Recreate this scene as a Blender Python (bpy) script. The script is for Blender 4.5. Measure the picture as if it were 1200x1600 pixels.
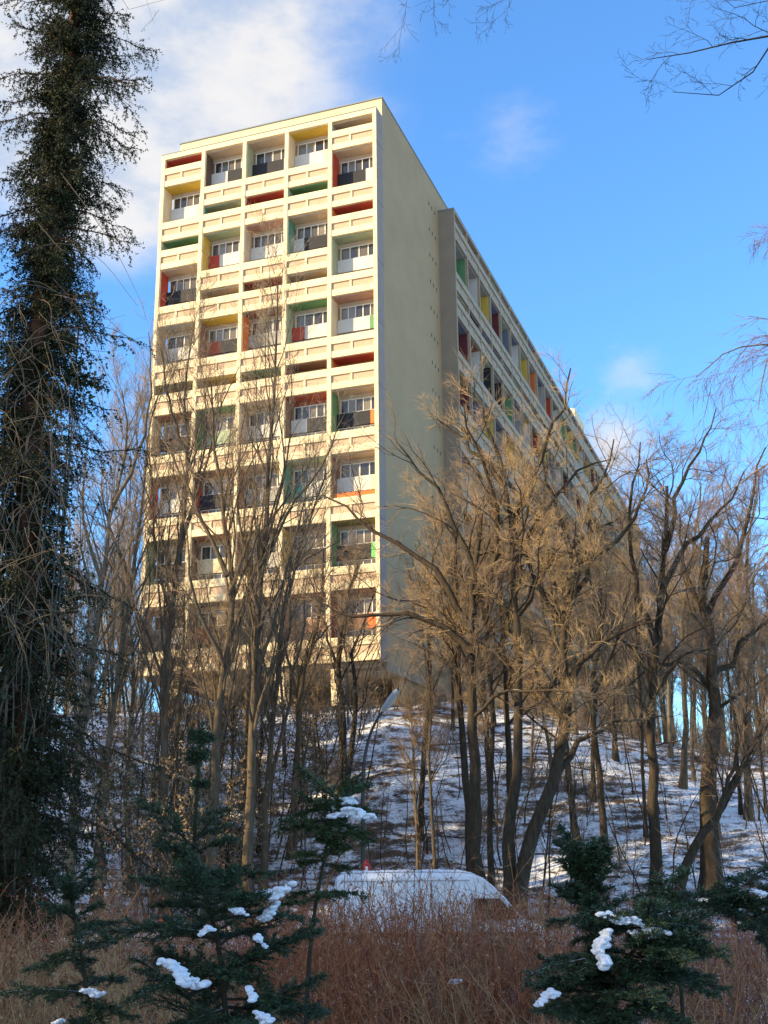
import bpy, math, random
import numpy as np
from mathutils import Matrix, Vector
for o in list(bpy.data.objects): bpy.data.objects.remove(o)
scene = bpy.context.scene
COL = scene.collection
R = math.radians
# ------------------------------------------------------------------ camera
F_PX, PITCH, ROLL, EYE = 1875.4, 0.2914, -0.0096, 1.7
cam_d = bpy.data.cameras.new('camera'); cam = bpy.data.objects.new('camera', cam_d); COL.objects.link(cam)
cam_d.sensor_fit = 'HORIZONTAL'; cam_d.sensor_width = 36.0; cam_d.lens = 36.0 * F_PX / 1200.0
cam_d.clip_start = 0.05; cam_d.clip_end = 6000
_c, _s = math.cos(PITCH), math.sin(PITCH)
_fw = Vector((0, _c, _s)); _up = Vector((0, -_s, _c)); _rt = Vector((1, 0, 0))
_r2 = _rt * math.cos(ROLL) + _up * math.sin(ROLL); _u2 = _up * math.cos(ROLL) - _rt * math.sin(ROLL)
cam.matrix_world = Matrix(((_r2.x, _u2.x, -_fw.x, 0), (_r2.y, _u2.y, -_fw.y, 0), (_r2.z, _u2.z, -_fw.z, EYE), (0, 0, 0, 1)))
scene.camera = cam
scene.render.resolution_x, scene.render.resolution_y = 768, 1024

def at(px, py, D):
    """world point that stands D metres ahead of the camera in the direction of a photo pixel"""
    d = _fw + _r2 * ((px - 600) / F_PX) - _u2 * ((py - 800) / F_PX)
    t = D / d.y
    return np.array([d.x * t, D, EYE + d.z * t])

# ------------------------------------------------------------------ sky and sun
SUN_EL, SUN_DIR = R(22), (-0.949, -0.314)
world = bpy.data.worlds.new('World'); scene.world = world; world.use_nodes = True
nt = world.node_tree; nt.nodes.clear()
def WN(t, **k):
    n = nt.nodes.new(t)
    for a, b in k.items(): setattr(n, a, b)
    return n
wl = nt.links.new
sky = WN('ShaderNodeTexSky', sky_type='NISHITA', sun_disc=False)
sky.sun_elevation = SUN_EL; sky.sun_rotation = math.atan2(SUN_DIR[0], SUN_DIR[1]) % (2 * math.pi)
sky.altitude = 60; sky.air_density = 1.15; sky.dust_density = 0.25; sky.ozone_density = 2.2
tc = WN('ShaderNodeTexCoord')
def cloud_noise(scale, detail, rough, off, sq=2.0):
    mp = WN('ShaderNodeMapping'); mp.inputs['Location'].default_value = off; mp.inputs['Scale'].default_value = (1, 1, sq)
    n = WN('ShaderNodeTexNoise'); n.inputs['Scale'].default_value = scale; n.inputs['Detail'].default_value = detail
    n.inputs['Roughness'].default_value = rough
    wl(tc.outputs['Generated'], mp.inputs['Vector']); wl(mp.outputs['Vector'], n.inputs['Vector'])
    return n.outputs['Fac']
def math_(op, a, b=None, clamp=False):
    m = WN('ShaderNodeMath', operation=op, use_clamp=clamp)
    for i, v in enumerate((a, b)):
        if v is None: continue
        if isinstance(v, (int, float)): m.inputs[i].default_value = v
        else: wl(v, m.inputs[i])
    return m.outputs[0]
def ramp_(v, lo, hi):
    m = WN('ShaderNodeMapRange', interpolation_type='SMOOTHSTEP'); wl(v, m.inputs['Value'])
    m.inputs['From Min'].default_value = lo; m.inputs['From Max'].default_value = hi
    return m.outputs['Result']
def bank(px, py, r):
    """nearness to a cloud bank that stands in one direction of the sky"""
    d = at(px, py, 100.0) - np.array([0, 0, EYE]); d = d / np.linalg.norm(d)
    v = WN('ShaderNodeVectorMath', operation='DISTANCE'); v.inputs[1].default_value = tuple(d)
    wl(tc.outputs['Generated'], v.inputs[0])
    return math_('SUBTRACT', 1.0, math_('DIVIDE', v.outputs['Value'], r), True)
big = cloud_noise(3.2, 8, 0.62, (1.3, 0.4, 2.1)); small = cloud_noise(9, 7, 0.6, (4.0, 1.0, 0.3))
wisp = cloud_noise(22, 6, 0.65, (0.0, 2.0, 5.0))
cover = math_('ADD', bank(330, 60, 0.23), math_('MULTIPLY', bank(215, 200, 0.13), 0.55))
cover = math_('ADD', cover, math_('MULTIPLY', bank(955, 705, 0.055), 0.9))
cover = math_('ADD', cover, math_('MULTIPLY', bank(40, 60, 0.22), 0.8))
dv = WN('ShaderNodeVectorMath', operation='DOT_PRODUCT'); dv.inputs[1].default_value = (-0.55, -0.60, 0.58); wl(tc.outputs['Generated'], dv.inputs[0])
cover = math_('ADD', cover, math_('MULTIPLY', ramp_(dv.outputs['Value'], 0.08, 0.62), 0.62))     # cloud added out of view, left and behind, to whiten the shade light
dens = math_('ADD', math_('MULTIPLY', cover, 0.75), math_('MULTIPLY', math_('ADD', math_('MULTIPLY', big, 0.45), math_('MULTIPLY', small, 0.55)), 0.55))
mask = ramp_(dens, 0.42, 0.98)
puff = math_('MULTIPLY', ramp_(math_('ADD', math_('MULTIPLY', bank(800, 215, 0.06), 0.55), math_('MULTIPLY', wisp, 0.75)), 0.52, 1.05), 0.26)
puff2 = math_('MULTIPLY', ramp_(math_('ADD', math_('MULTIPLY', bank(980, 585, 0.05), 0.5), math_('MULTIPLY', wisp, 0.75)), 0.52, 0.95), 0.35)
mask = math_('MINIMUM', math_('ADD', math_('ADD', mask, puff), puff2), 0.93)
shade = ramp_(math_('ADD', math_('MULTIPLY', small, 0.6), math_('MULTIPLY', big, 0.4)), 0.40, 0.60)
ccol = WN('ShaderNodeMix', data_type='RGBA'); wl(shade, ccol.inputs['Factor'])
ccol.inputs['A'].default_value = (1.9, 2.3, 3.0, 1); ccol.inputs['B'].default_value = (3.5, 3.4, 3.3, 1)
tint = WN('ShaderNodeMix', data_type='RGBA', blend_type='MULTIPLY'); tint.inputs['Factor'].default_value = 1
wl(sky.outputs['Color'], tint.inputs['A']); tint.inputs['B'].default_value = (0.62, 1.02, 1.40, 1)
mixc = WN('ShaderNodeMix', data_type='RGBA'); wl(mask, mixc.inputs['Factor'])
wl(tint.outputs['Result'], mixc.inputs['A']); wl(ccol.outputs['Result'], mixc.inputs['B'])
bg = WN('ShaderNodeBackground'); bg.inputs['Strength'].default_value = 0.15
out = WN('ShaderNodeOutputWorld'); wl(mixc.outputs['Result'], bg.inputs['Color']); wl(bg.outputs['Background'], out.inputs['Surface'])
sd = bpy.data.lights.new('sun', 'SUN'); sun = bpy.data.objects.new('sun', sd); COL.objects.link(sun)
sd.energy = 5.0; sd.angle = R(0.5); sd.color = (1.0, 0.775, 0.44)
_sv = Vector((SUN_DIR[0] * math.cos(SUN_EL), SUN_DIR[1] * math.cos(SUN_EL), math.sin(SUN_EL))).normalized()
sun.rotation_euler = _sv.to_track_quat('Z', 'Y').to_euler(); sun.location = (-30, -10, 60)
vs = scene.view_settings; vs.view_transform = 'Standard'; vs.look = 'None'; vs.gamma = 1; vs.use_curve_mapping = False
vs.exposure = 0.88

# ------------------------------------------------------------------ helpers
def mat(name, col, rough=0.8, var=0.0, scale=4.0, bump=0.0, bscale=30.0, spec=0.3, col2=None, island=False, objrand=None, coords='Object'):
    m = bpy.data.materials.new(name); m.use_nodes = True; t = m.node_tree; b = t.nodes['Principled BSDF']
    b.inputs['Roughness'].default_value = rough; b.inputs['Specular IOR Level'].default_value = spec
    b.inputs['Base Color'].default_value = (*col, 1)
    tcn = t.nodes.new('ShaderNodeTexCoord')
    if var or col2 or island or objrand:
        c2 = col2 or tuple(c * (1 - var) for c in col); c1 = col if col2 else tuple(min(1, c * (1 + var * 0.5)) for c in col)
        mx = t.nodes.new('ShaderNodeMix'); mx.data_type = 'RGBA'
        mx.inputs['A'].default_value = (*c1, 1); mx.inputs['B'].default_value = (*c2, 1)
        if island:
            g = t.nodes.new('ShaderNodeNewGeometry'); t.links.new(g.outputs['Random Per Island'], mx.inputs['Factor'])
        elif objrand:
            g = t.nodes.new('ShaderNodeObjectInfo'); t.links.new(g.outputs['Random'], mx.inputs['Factor'])
        else:
            n = t.nodes.new('ShaderNodeTexNoise'); n.inputs['Scale'].default_value = scale; n.inputs['Detail'].default_value = 7
            n.inputs['Roughness'].default_value = 0.65
            mr = t.nodes.new('ShaderNodeMapRange'); mr.inputs['From Min'].default_value = 0.35; mr.inputs['From Max'].default_value = 0.68
            t.links.new(tcn.outputs[coords], n.inputs['Vector']); t.links.new(n.outputs['Fac'], mr.inputs['Value']); t.links.new(mr.outputs['Result'], mx.inputs['Factor'])
        t.links.new(mx.outputs['Result'], b.inputs['Base Color'])
    if bump:
        n = t.nodes.new('ShaderNodeTexNoise'); n.inputs['Scale'].default_value = bscale; n.inputs['Detail'].default_value = 6
        bp = t.nodes.new('ShaderNodeBump'); bp.inputs['Strength'].default_value = bump; bp.inputs['Distance'].default_value = 0.05
        t.links.new(tcn.outputs[coords], n.inputs['Vector']); t.links.new(n.outputs['Fac'], bp.inputs['Height']); t.links.new(bp.outputs['Normal'], b.inputs['Normal'])
    return m

class MB:
    """collects vertices and faces; build() links them as ONE mesh object"""
    def __init__(s): s.V = []; s.F = []; s.n = 0; s.M = []
    def add(s, V, F, mi=0):
        V = np.asarray(V, np.float32).reshape(-1, 3); F = np.asarray(F, np.int32)
        if len(V) == 0: return s
        s.V.append(V); s.F.append(F + s.n); s.M.append(np.full(len(F), mi, np.int32)); s.n += len(V); return s
    def box(s, x0, x1, y0, y1, z0, z1, mp=None, mi=0):
        v = np.array([(x, y, z) for z in (z0, z1) for y in (y0, y1) for x in (x0, x1)], float)
        f = np.array([(0, 2, 3, 1), (4, 5, 7, 6), (0, 1, 5, 4), (2, 6, 7, 3), (0, 4, 6, 2), (1, 3, 7, 5)])
        if mp is not None:
            v = np.array([mp(*p) for p in v])
            a, b, c = v[1] - v[0], v[2] - v[0], v[4] - v[0]
            if np.dot(np.cross(a, b), c) < 0: f = f[:, ::-1]
        return s.add(v, f, mi)
    def tubes(s, P, Rr, sides, mi=0):
        P = np.asarray(P, float); N, K, _ = P.shape; Rr = np.broadcast_to(np.asarray(Rr, float), (N, K))
        T = np.gradient(P, axis=1); T /= np.linalg.norm(T, axis=2, keepdims=True) + 1e-9
        ref = np.where(np.abs(T.mean(1)[:, 2:3]) > 0.7, np.array([[1., 0.13, 0]]), np.array([[0.1, 0, 1.]]))[:, None, :]
        A = np.cross(T, ref); A /= np.linalg.norm(A, axis=2, keepdims=True) + 1e-9; B = np.cross(T, A)
        an = np.arange(sides) * 2 * math.pi / sides
        V = P[:, :, None, :] + Rr[:, :, None, None] * (A[:, :, None, :] * np.cos(an)[:, None] + B[:, :, None, :] * np.sin(an)[:, None])
        i = np.arange(N)[:, None, None] * K * sides; k = np.arange(K - 1)[None, :, None] * sides; j = np.arange(sides)[None, None, :]; j2 = (j + 1) % sides
        a = i + k + j; b = i + k + j2; c = i + k + sides + j2; d = i + k + sides + j
        return s.add(V.reshape(-1, 3), np.stack([a, d, c, b], -1).reshape(-1, 4), mi)
    def cones(s, P, Rr, mi=0):
        """tapering twiglets: three sides meeting in a tip"""
        a, b = P[:, 0], P[:, -1]; t = unit(b - a); x = unit(np.cross(t, np.array([0.31, 0.52, 0.79]))); y = np.cross(t, x); r = np.asarray(Rr)[:, :1] * 1.15
        V = np.stack([a + x * r, a - x * r * 0.5 + y * r * 0.87, a - x * r * 0.5 - y * r * 0.87, b], 1).reshape(-1, 3); i = np.arange(len(a))[:, None] * 4
        return s.add(V, np.concatenate([i + [0, 1, 3], i + [1, 2, 3], i + [2, 0, 3]]), mi)
    def spikes(s, C, U, W, mi=0):
        """needles: one triangle each"""
        V = np.stack([C - W, C + W, C + U], 1).reshape(-1, 3); return s.add(V, np.arange(len(C) * 3).reshape(-1, 3), mi)
    def cards(s, C, U, W, mi=0):
        """small diamond-shaped leaves: centre line from C to C+U, half width vector W"""
        C, U, W = (np.asarray(q, float).reshape(-1, 3) for q in (C, U, W)); n = len(C)
        if n == 0: return s
        V = np.stack([C, C + U * 0.45 + W, C + U, C + U * 0.45 - W], 1).reshape(-1, 3)
        return s.add(V, np.arange(n * 4).reshape(n, 4), mi)
    def build(s, name, m, parent=None, smooth=False, loc=None):
        o = bpy.data.objects.new(name, s.mesh(name, m, smooth)); COL.objects.link(o)
        if parent is not None: o.parent = parent
        if loc is not None: o.location = loc
        return o
    def mesh(s, name, m, smooth=False):
        me = bpy.data.meshes.new(name); V = np.concatenate(s.V)
        me.vertices.add(len(V)); me.vertices.foreach_set('co', V.ravel())
        tot = sum(f.size for f in s.F); me.loops.add(tot); me.loops.foreach_set('vertex_index', np.concatenate([f.ravel() for f in s.F]))
        st = []; p = 0
        for f in s.F: st.append(np.arange(len(f), dtype=np.int32) * f.shape[1] + p); p += f.size
        st = np.concatenate(st); me.polygons.add(len(st)); me.polygons.foreach_set('loop_start', st.astype(np.int32))
        me.polygons.foreach_set('use_smooth', np.full(len(st), bool(smooth)))
        ms = m if isinstance(m, (list, tuple)) else [m]
        for q in ms: me.materials.append(q)
        if len(ms) > 1: me.polygons.foreach_set('material_index', np.concatenate(s.M))
        me.update(calc_edges=True); me.validate(); return me

def tag(o, label=None, cat=None, group=None, kind=None):
    for k, v in (('label', label), ('category', cat), ('group', group), ('kind', kind)):
        if v: o[k] = v
    return o
def empty(name, loc=(0, 0, 0), rz=0.0):
    o = bpy.data.objects.new(name, None); COL.objects.link(o); o.location = [float(v) for v in loc]; o.rotation_euler = (0, 0, rz); o.empty_display_size = 0.3
    return o
def link(name, me, parent=None):
    o = bpy.data.objects.new(name, me); COL.objects.link(o)
    if parent is not None: o.parent = parent
    return o
def copy_tree(o, parent=None):
    c = o.copy(); COL.objects.link(c); c.parent = parent
    for ch in list(o.children): copy_tree(ch, c)
    return c
def unit(v): return v / (np.linalg.norm(v, axis=-1, keepdims=True) + 1e-9)
def smoothstep(t): t = np.clip(t, 0, 1); return t * t * (3 - 2 * t)
_rn = np.random.RandomState(5); _perm = _rn.rand(256, 256)
def vnoise(x, y):
    xi = np.floor(x).astype(int); yi = np.floor(y).astype(int); fx = smoothstep(x - xi); fy = smoothstep(y - yi)
    g = lambda a, b: _perm[a % 256, b % 256]
    return (g(xi, yi) * (1 - fx) + g(xi + 1, yi) * fx) * (1 - fy) + (g(xi, yi + 1) * (1 - fx) + g(xi + 1, yi + 1) * fx) * fy

# building frame of reference
AZ, BX, BY = 0.3438, -0.3417, 89.488
E1 = np.array([-math.cos(AZ), math.sin(AZ)]); E2 = np.array([math.sin(AZ), math.cos(AZ)])
GZ = 12.75
def ground(x, y):
    x = np.asarray(x, float); y = np.asarray(y, float)
    a = (x - BX) * E1[0] + (y - BY) * E1[1]           # how far to the left along the front of the house
    H = 13.75 - 3.4 * smoothstep((a - 17) / 16) - 3.6 * smoothstep((-a - 6) / 22)
    z = -1.0 * smoothstep((y - 15) / 16) + H * smoothstep((y - 49.5 + 1.5 * np.sin(x * 0.11)) / 36)
    flat = smoothstep((y - 50) / 8) * (1 - smoothstep((y - 82) / 4))
    z = z + flat * (0.55 * (vnoise(x * 0.22 + 9, y * 0.22) - 0.5) + 0.25 * (vnoise(x * 0.7, y * 0.7 + 3) - 0.5))
    z = z + 0.06 * (vnoise(x * 0.9, y * 0.9) - 0.5) * (1 - smoothstep((y - 30) / 4))
    z = z - 9 * smoothstep((y - 260) / 200)
    return z

# ------------------------------------------------------------------ ground, road
def snow_material():
    m = bpy.data.materials.new('snow_with_leaf_litter'); m.use_nodes = True; t = m.node_tree; b = t.nodes['Principled BSDF']
    N = t.nodes.new; L = t.links.new
    tcn = N('ShaderNodeTexCoord')
    def noise(scale, sc, detail=8, rough=0.65):
        mp = N('ShaderNodeMapping'); mp.inputs['Scale'].default_value = sc; n = N('ShaderNodeTexNoise')
        n.inputs['Scale'].default_value = scale; n.inputs['Detail'].default_value = detail; n.inputs['Roughness'].default_value = rough
        L(tcn.outputs['Object'], mp.inputs['Vector']); L(mp.outputs['Vector'], n.inputs['Vector']); return n.outputs['Fac']
    a = noise(0.9, (1, 1.0, 3.4)); bb = noise(0.16, (1, 1, 1), 3); c = noise(7, (1, 1, 2.5), 6)
    ad = N('ShaderNodeMath'); ad.operation = 'MULTIPLY_ADD'; L(a, ad.inputs[0]); ad.inputs[1].default_value = 0.62
    md = N('ShaderNodeMath'); md.operation = 'MULTIPLY_ADD'; L(c, md.inputs[0]); md.inputs[1].default_value = 0.30
    m3 = N('ShaderNodeMath'); m3.operation = 'MULTIPLY'; L(bb, m3.inputs[0]); m3.inputs[1].default_value = 0.32
    L(m3.outputs[0], md.inputs[2]); L(md.outputs[0], ad.inputs[2])
    mr = N('ShaderNodeMapRange'); L(ad.outputs[0], mr.inputs['Value']); mr.inputs['From Min'].default_value = 0.585; mr.inputs['From Max'].default_value = 0.67
    lit = N('ShaderNodeMix'); lit.data_type = 'RGBA'; L(c, lit.inputs['Factor']); lit.inputs['A'].default_value = (0.035, 0.025, 0.02, 1); lit.inputs['B'].default_value = (0.16, 0.10, 0.06, 1)
    mx = N('ShaderNodeMix'); mx.data_type = 'RGBA'; L(mr.outputs['Result'], mx.inputs['Factor']); mx.inputs['A'].default_value = (0.86, 0.88, 0.92, 1); L(lit.outputs['Result'], mx.inputs['B'])
    L(mx.outputs['Result'], b.inputs['Base Color']); b.inputs['Roughness'].default_value = 0.75; b.inputs['Specular IOR Level'].default_value = 0.2
    bp = N('ShaderNodeBump'); bp.inputs['Strength'].default_value = 0.5; bp.inputs['Distance'].default_value = 0.12; L(c, bp.inputs['Height']); L(bp.outputs['Normal'], b.inputs['Normal'])
    return m
M_SNOW = snow_material()
def grid(xs, ys, zf):
    X, Y = np.meshgrid(xs, ys); V = np.stack([X, Y, zf(X, Y)], -1).reshape(-1, 3); nx = len(xs)
    i = (np.arange(len(ys) - 1)[:, None] * nx + np.arange(nx - 1)[None, :]).ravel()
    return V, np.stack([i, i + 1, i + nx + 1, i + nx], 1)
gx = np.concatenate([np.linspace(-3000, -90, 14), np.linspace(-80, -36, 23), np.arange(-34, 50, 0.5), np.linspace(52, 110, 25), np.linspace(130, 3000, 14)])
gy = np.concatenate([np.linspace(-2000, -20, 10), np.arange(-16, 46, 2.0), np.arange(46, 92, 0.5), np.linspace(94, 260, 60), np.linspace(280, 3500, 16)])
V, Fq = grid(gx, gy, ground); g = MB(); g.add(V, Fq); tag(g.build('ground', M_SNOW, smooth=True), kind='structure')
M_ASPH = mat('asphalt', (0.05, 0.05, 0.052), 0.85, col2=(0.45, 0.47, 0.52), scale=0.7, bump=0.2, bscale=60)
M_KERB = mat('kerb_stone', (0.33, 0.32, 0.30), 0.9, 0.4, 3)
RZ = -1.0
g = MB(); xs = np.linspace(-120, 120, 60); V, Fq = grid(xs, np.array([37.6, 44.6]), lambda X, Y: np.full(X.shape, RZ + 0.05)); g.add(V, Fq)
tag(g.build('road', M_ASPH), kind='structure')
for y0 in (37.3, 44.6):
    g = MB()
    for i in range(120): g.box(-60 + i * 1.0, -60 + i * 1.0 + 0.985, y0, y0 + 0.3, RZ - 0.2, RZ + 0.16)
    tag(g.build('kerb', M_KERB), kind='structure')

# ------------------------------------------------------------------ the apartment building
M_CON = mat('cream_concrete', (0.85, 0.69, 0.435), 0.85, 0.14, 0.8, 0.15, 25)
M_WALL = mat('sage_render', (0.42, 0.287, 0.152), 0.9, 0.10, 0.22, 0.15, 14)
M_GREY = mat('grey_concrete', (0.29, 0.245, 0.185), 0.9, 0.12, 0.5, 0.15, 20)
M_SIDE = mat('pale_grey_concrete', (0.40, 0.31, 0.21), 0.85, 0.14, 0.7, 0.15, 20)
M_PANEL = mat('washed_aggregate_panel', (0.60, 0.43, 0.29), 0.9, 0.22, 9, 0.35, 60)
M_WHITE = mat('white_paint', (0.78, 0.76, 0.70), 0.5, 0.06, 3)
M_METAL = mat('roof_edge_metal', (0.22, 0.26, 0.28), 0.5)
M_SEAM = mat('joint_filler', (0.10, 0.10, 0.10), 0.9)
PAL = dict(red=(0.46, 0.065, 0.04), orange=(0.70, 0.19, 0.05), yellow=(0.66, 0.45, 0.07), green=(0.12, 0.28, 0.13), teal=(0.10, 0.29, 0.23),
           sage=(0.36, 0.43, 0.30), beige=(0.56, 0.45, 0.33), brown=(0.26, 0.14, 0.09), dark=(0.030, 0.031, 0.038), grey=(0.33, 0.32, 0.30),
           white=(0.62, 0.60, 0.55), maroon=(0.15, 0.035, 0.04), pink=(0.48, 0.29, 0.23), olive=(0.22, 0.19, 0.08), cream=(0.68, 0.58, 0.38),
           umber=(0.11, 0.085, 0.07), lime=(0.18, 0.62, 0.22), blue=(0.16, 0.19, 0.26), rust=(0.38, 0.10, 0.06))
PM = {k: mat('paint_' + k, v, 0.75, 0.10, 1.2) for k, v in PAL.items()}
def glass_mat():
    m = bpy.data.materials.new('window_glass'); m.use_nodes = True; t = m.node_tree; b = t.nodes['Principled BSDF']
    oi = t.nodes.new('ShaderNodeObjectInfo'); cr = t.nodes.new('ShaderNodeValToRGB'); t.links.new(oi.outputs['Random'], cr.inputs['Fac'])
    e = cr.color_ramp.elements; e[0].color = (0.03, 0.03, 0.035, 1); e[1].color = (0.30, 0.26, 0.19, 1); e[1].position = 1
    for p, c in ((0.35, (0.06, 0.055, 0.05, 1)), (0.6, (0.16, 0.13, 0.09, 1)), (0.8, (0.22, 0.19, 0.15, 1))):
        q = e.new(p); q.color = c
    tcn = t.nodes.new('ShaderNodeTexCoord'); wv = t.nodes.new('ShaderNodeTexWave'); wv.inputs['Scale'].default_value = 2.6; wv.inputs['Distortion'].default_value = 0.6
    t.links.new(tcn.outputs['Object'], wv.inputs['Vector'])
    mx = t.nodes.new('ShaderNodeMix'); mx.data_type = 'RGBA'; mx.blend_type = 'MULTIPLY'; mx.inputs['Factor'].default_value = 0.35
    t.links.new(cr.outputs['Color'], mx.inputs['A']); t.links.new(wv.outputs['Color'], mx.inputs['B']); t.links.new(mx.outputs['Result'], b.inputs['Base Color'])
    b.inputs['Roughness'].default_value = 0.04; b.inputs['Specular IOR Level'].default_value = 0.6; b.inputs['IOR'].default_value = 1.6
    return m
M_GLASS = glass_mat()
ZT = 62.93 + EYE; ST = 2.80; ZF = 63.43 + EYE; ZR = 65.35 + EYE; ZB = ZT - 17 * ST
bld = empty('apartment_building', (BX, BY, GZ), -AZ)
tag(bld, 'tall cream concrete apartment slab with multicoloured loggias on the hill top', 'building')
def lz(z): return z - GZ
DEP = 1.45
PAT_A = 'LTLTTLTTTT'; PAT_B = 'TLTLTLTTTT'
# side wall seen, ceiling, apron under the upper window, second apron colour, its share, the second sits on the right
FRONT = [
 [('red','red'),('cream','yellow','white','cream',.78,1),('sage','green'),('red','beige','dark',0,0,0),('grey','grey','white',0,0,0),('olive','olive'),('beige','brown','dark',0,0,0),('red','brown','white',0,0,0),('green','olive','dark',0,0,0),('pink','beige','grey',0,0,0)],
 [('umber','beige','dark','white',.45,0),('teal','sage'),('yellow','sage','white','red',.3,0),('yellow','beige'),('brown','yellow','dark','rust',.4,0),('olive','yellow'),('green','green','sage',0,0,0),('red','brown','dark',0,0,0),('umber','brown','cream',0,0,0),('brown','umber','dark','red',.4,0)],
 [('sage','beige','dark','white',.85,1),('red','red'),('beige','pink','white',0,0,0),('brown','rust'),('orange','brown','grey',0,0,0),('olive','green'),('beige','beige','white',0,0,0),('brown','beige','grey',0,0,0),('brown','umber','white',0,0,0),('umber','brown','dark',0,0,0)],
 [('cream','yellow','white','cream',.78,1),('sage','green'),('teal','beige','dark','white',.28,0),('olive','beige'),('sage','green','white','red',.32,0),('red','brown'),('brown','rust','dark','white',.4,0),('teal','sage','white','teal',.3,0),('yellow','umber','dark','brown',.35,0),('pink','maroon','pink',0,0,0)],
 [('grey','beige'),('red','beige','dark','white',.72,1),('orange','red'),('sage','sage','white',0,0,0),('cream','pink','white','green',.8,1),('orange','red'),('green','beige','dark','orange',.8,1),('brown','beige','white','cream',.8,1),('green','olive','dark','lime',.8,1),('maroon','brown','brown','orange',.7,1)],
]
def window_part(mp, u0, u1, v, z0, z1, n, parent=bld, panes=True):
    f = MB(); t = 0.075
    f.box(u0, u1, v, v + 0.10, z0, z0 + t, mp); f.box(u0, u1, v, v + 0.10, z1 - t, z1, mp)
    f.box(u0, u0 + t, v + 0.002, v + 0.098, z0 + t, z1 - t, mp); f.box(u1 - t, u1, v + 0.002, v + 0.098, z0 + t, z1 - t, mp)
    st = (u1 - u0 - t) / n
    for i in range(1, n): f.box(u0 + st * i, u0 + st * i + t, v + 0.004, v + 0.096, z0 + t, z1 - t, mp)
    w = f.build('window', M_WHITE, parent)
    for i in range(n):
        if panes: MB().box(u0 + st * i + t, u0 + st * (i + 1), v + 0.05, v + 0.07, z0 + t, z1 - t, mp).build('pane', M_GLASS, w)
    if not panes: MB().box(u0 + t, u1 - t, v + 0.06, v + 0.08, z0 + t, z1 - t, mp).build('pane', M_GLASS, w)
    return w
PW = 0.34
def cell(mp, u0, u1, kind, ztop, spec, cmat, rnd, far_wall=False, fine=True):
    """one loggia between two piers: parapet, panels, coloured walls, ceiling, window"""
    h = ST * (2 if kind == 'T' else 1); z0 = ztop - h
    p = MB(); p.box(u0, u1, 0.0, 0.24, z0, z0 + 0.57, mp); p.box(u0, u1, -0.03, 0.21, z0 + 1.22, z0 + 1.86, mp)
    um = u0 + (u1 - u0) * (0.44 + 0.04 * rnd.random())
    p.box(um - 0.09, um + 0.09, 0.02, 0.2, z0 + 0.57, z0 + 1.22, mp)
    pa = p.build('parapet', cmat, bld)
    for a, b in ((u0, um - 0.09), (um + 0.09, u1)):
        MB().box(a + 0.004, b - 0.004, 0.10, 0.18, z0 + 0.574, z0 + 1.216, mp).build('panel', M_PANEL if cmat is M_CON else M_SIDE, pa)
    wall, ceil = PM[spec[0]], PM[spec[1]]
    lw = (u1 - 0.05, u1) if far_wall else (u0, u0 + 0.05)
    MB().box(lw[0], lw[1], 0.245, DEP - 0.005, z0 + 0.40, ztop - 0.12, mp).build('side_wall', wall, bld)
    MB().box(u0, u1, 0.245, DEP - 0.005, ztop - 0.115, ztop - 0.003, mp).build('ceiling', ceil, bld)
    MB().box(u0, u1, 0.245, DEP - 0.005, z0 + 0.1, z0 + 0.39, mp).build('floor_slab', cmat, bld)
    if kind == 'L':
        if fine: window_part(mp, u0 + 0.25, u1 - 0.15, DEP - 0.12, z0 + 0.9, z0 + 2.25, 5, panes=False)
        return
    n = 5 if rnd.random() < 0.75 else 4
    window_part(mp, u0 + 0.30, u1 - 0.10, DEP - 0.14, z0 + 3.86, z0 + 5.06, n, panes=fine)
    if fine: window_part(mp, u0 + 0.10, u1 - 0.10, DEP - 0.14, z0 + 0.42, z0 + 2.62, 5, panes=False)
    MB().box(u0 + 0.06, u1 - 0.055, DEP - 0.055, DEP - 0.006, z0 + 5.07, ztop - 0.12, mp).build('lintel', PM['beige'] if spec[1] != 'rust' else ceil, bld)
    ua, ub = u0 + 0.08, u1 - 0.06; lo, hi = z0 + 2.66, z0 + 3.84
    if spec[3]:
        us = ua + (ub - ua) * spec[4]
        first, second = ((ua, us), (us, ub)) if spec[5] else ((us, ub), (ua, us))
        MB().box(*first, DEP - 0.30, DEP - 0.15, lo, hi, mp).build('apron', PM[spec[2]], bld)
        MB().box(second[0] + 0.004, second[1] - 0.004, DEP - 0.31, DEP - 0.15, lo, hi, mp).build('apron', PM[spec[3]], bld)
    else:
        MB().box(ua, ub, DEP - 0.30, DEP - 0.15, lo, hi, mp).build('apron', PM[spec[2]], bld)
rnd = random.Random(3)
W = 21.0; BAY = (W - PW) / 5
fm = lambda u, v, z: (u - W, v, lz(z))
for i in range(6):
    MB().box(i * BAY, i * BAY + PW, -0.05, DEP, ZB, ZF - 0.5, fm).build('pier', M_CON, bld)
    for j in range(1, 9):       # fine joints of the precast piers
        zz = ZF - 0.5 - j * 5.6 + (2.8 if i in (0, 1, 5) else 0)
        MB().box(i * BAY - 0.004, i * BAY + PW + 0.004, -0.056, 0.3, zz, zz + 0.035, fm).build('joint', M_GREY, bld)
MB().box(0, W, -0.06, DEP, ZF - 0.5, ZF, fm).build('top_beam', M_CON, bld)
MB().box(-0.02, W + 0.02, -0.10, DEP - 0.01, ZF + 0.003, ZF + 0.06, fm).build('coping', M_METAL, bld)
for c in range(5):
    z = ZT; u0, u1 = c * BAY + PW, (c + 1) * BAY
    for k, kind in enumerate(PAT_A if c in (0, 4) else PAT_B):
        cell(fm, u0, u1, kind, z, FRONT[c][k], M_CON, rnd); z -= ST * (2 if kind == 'T' else 1)
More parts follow.
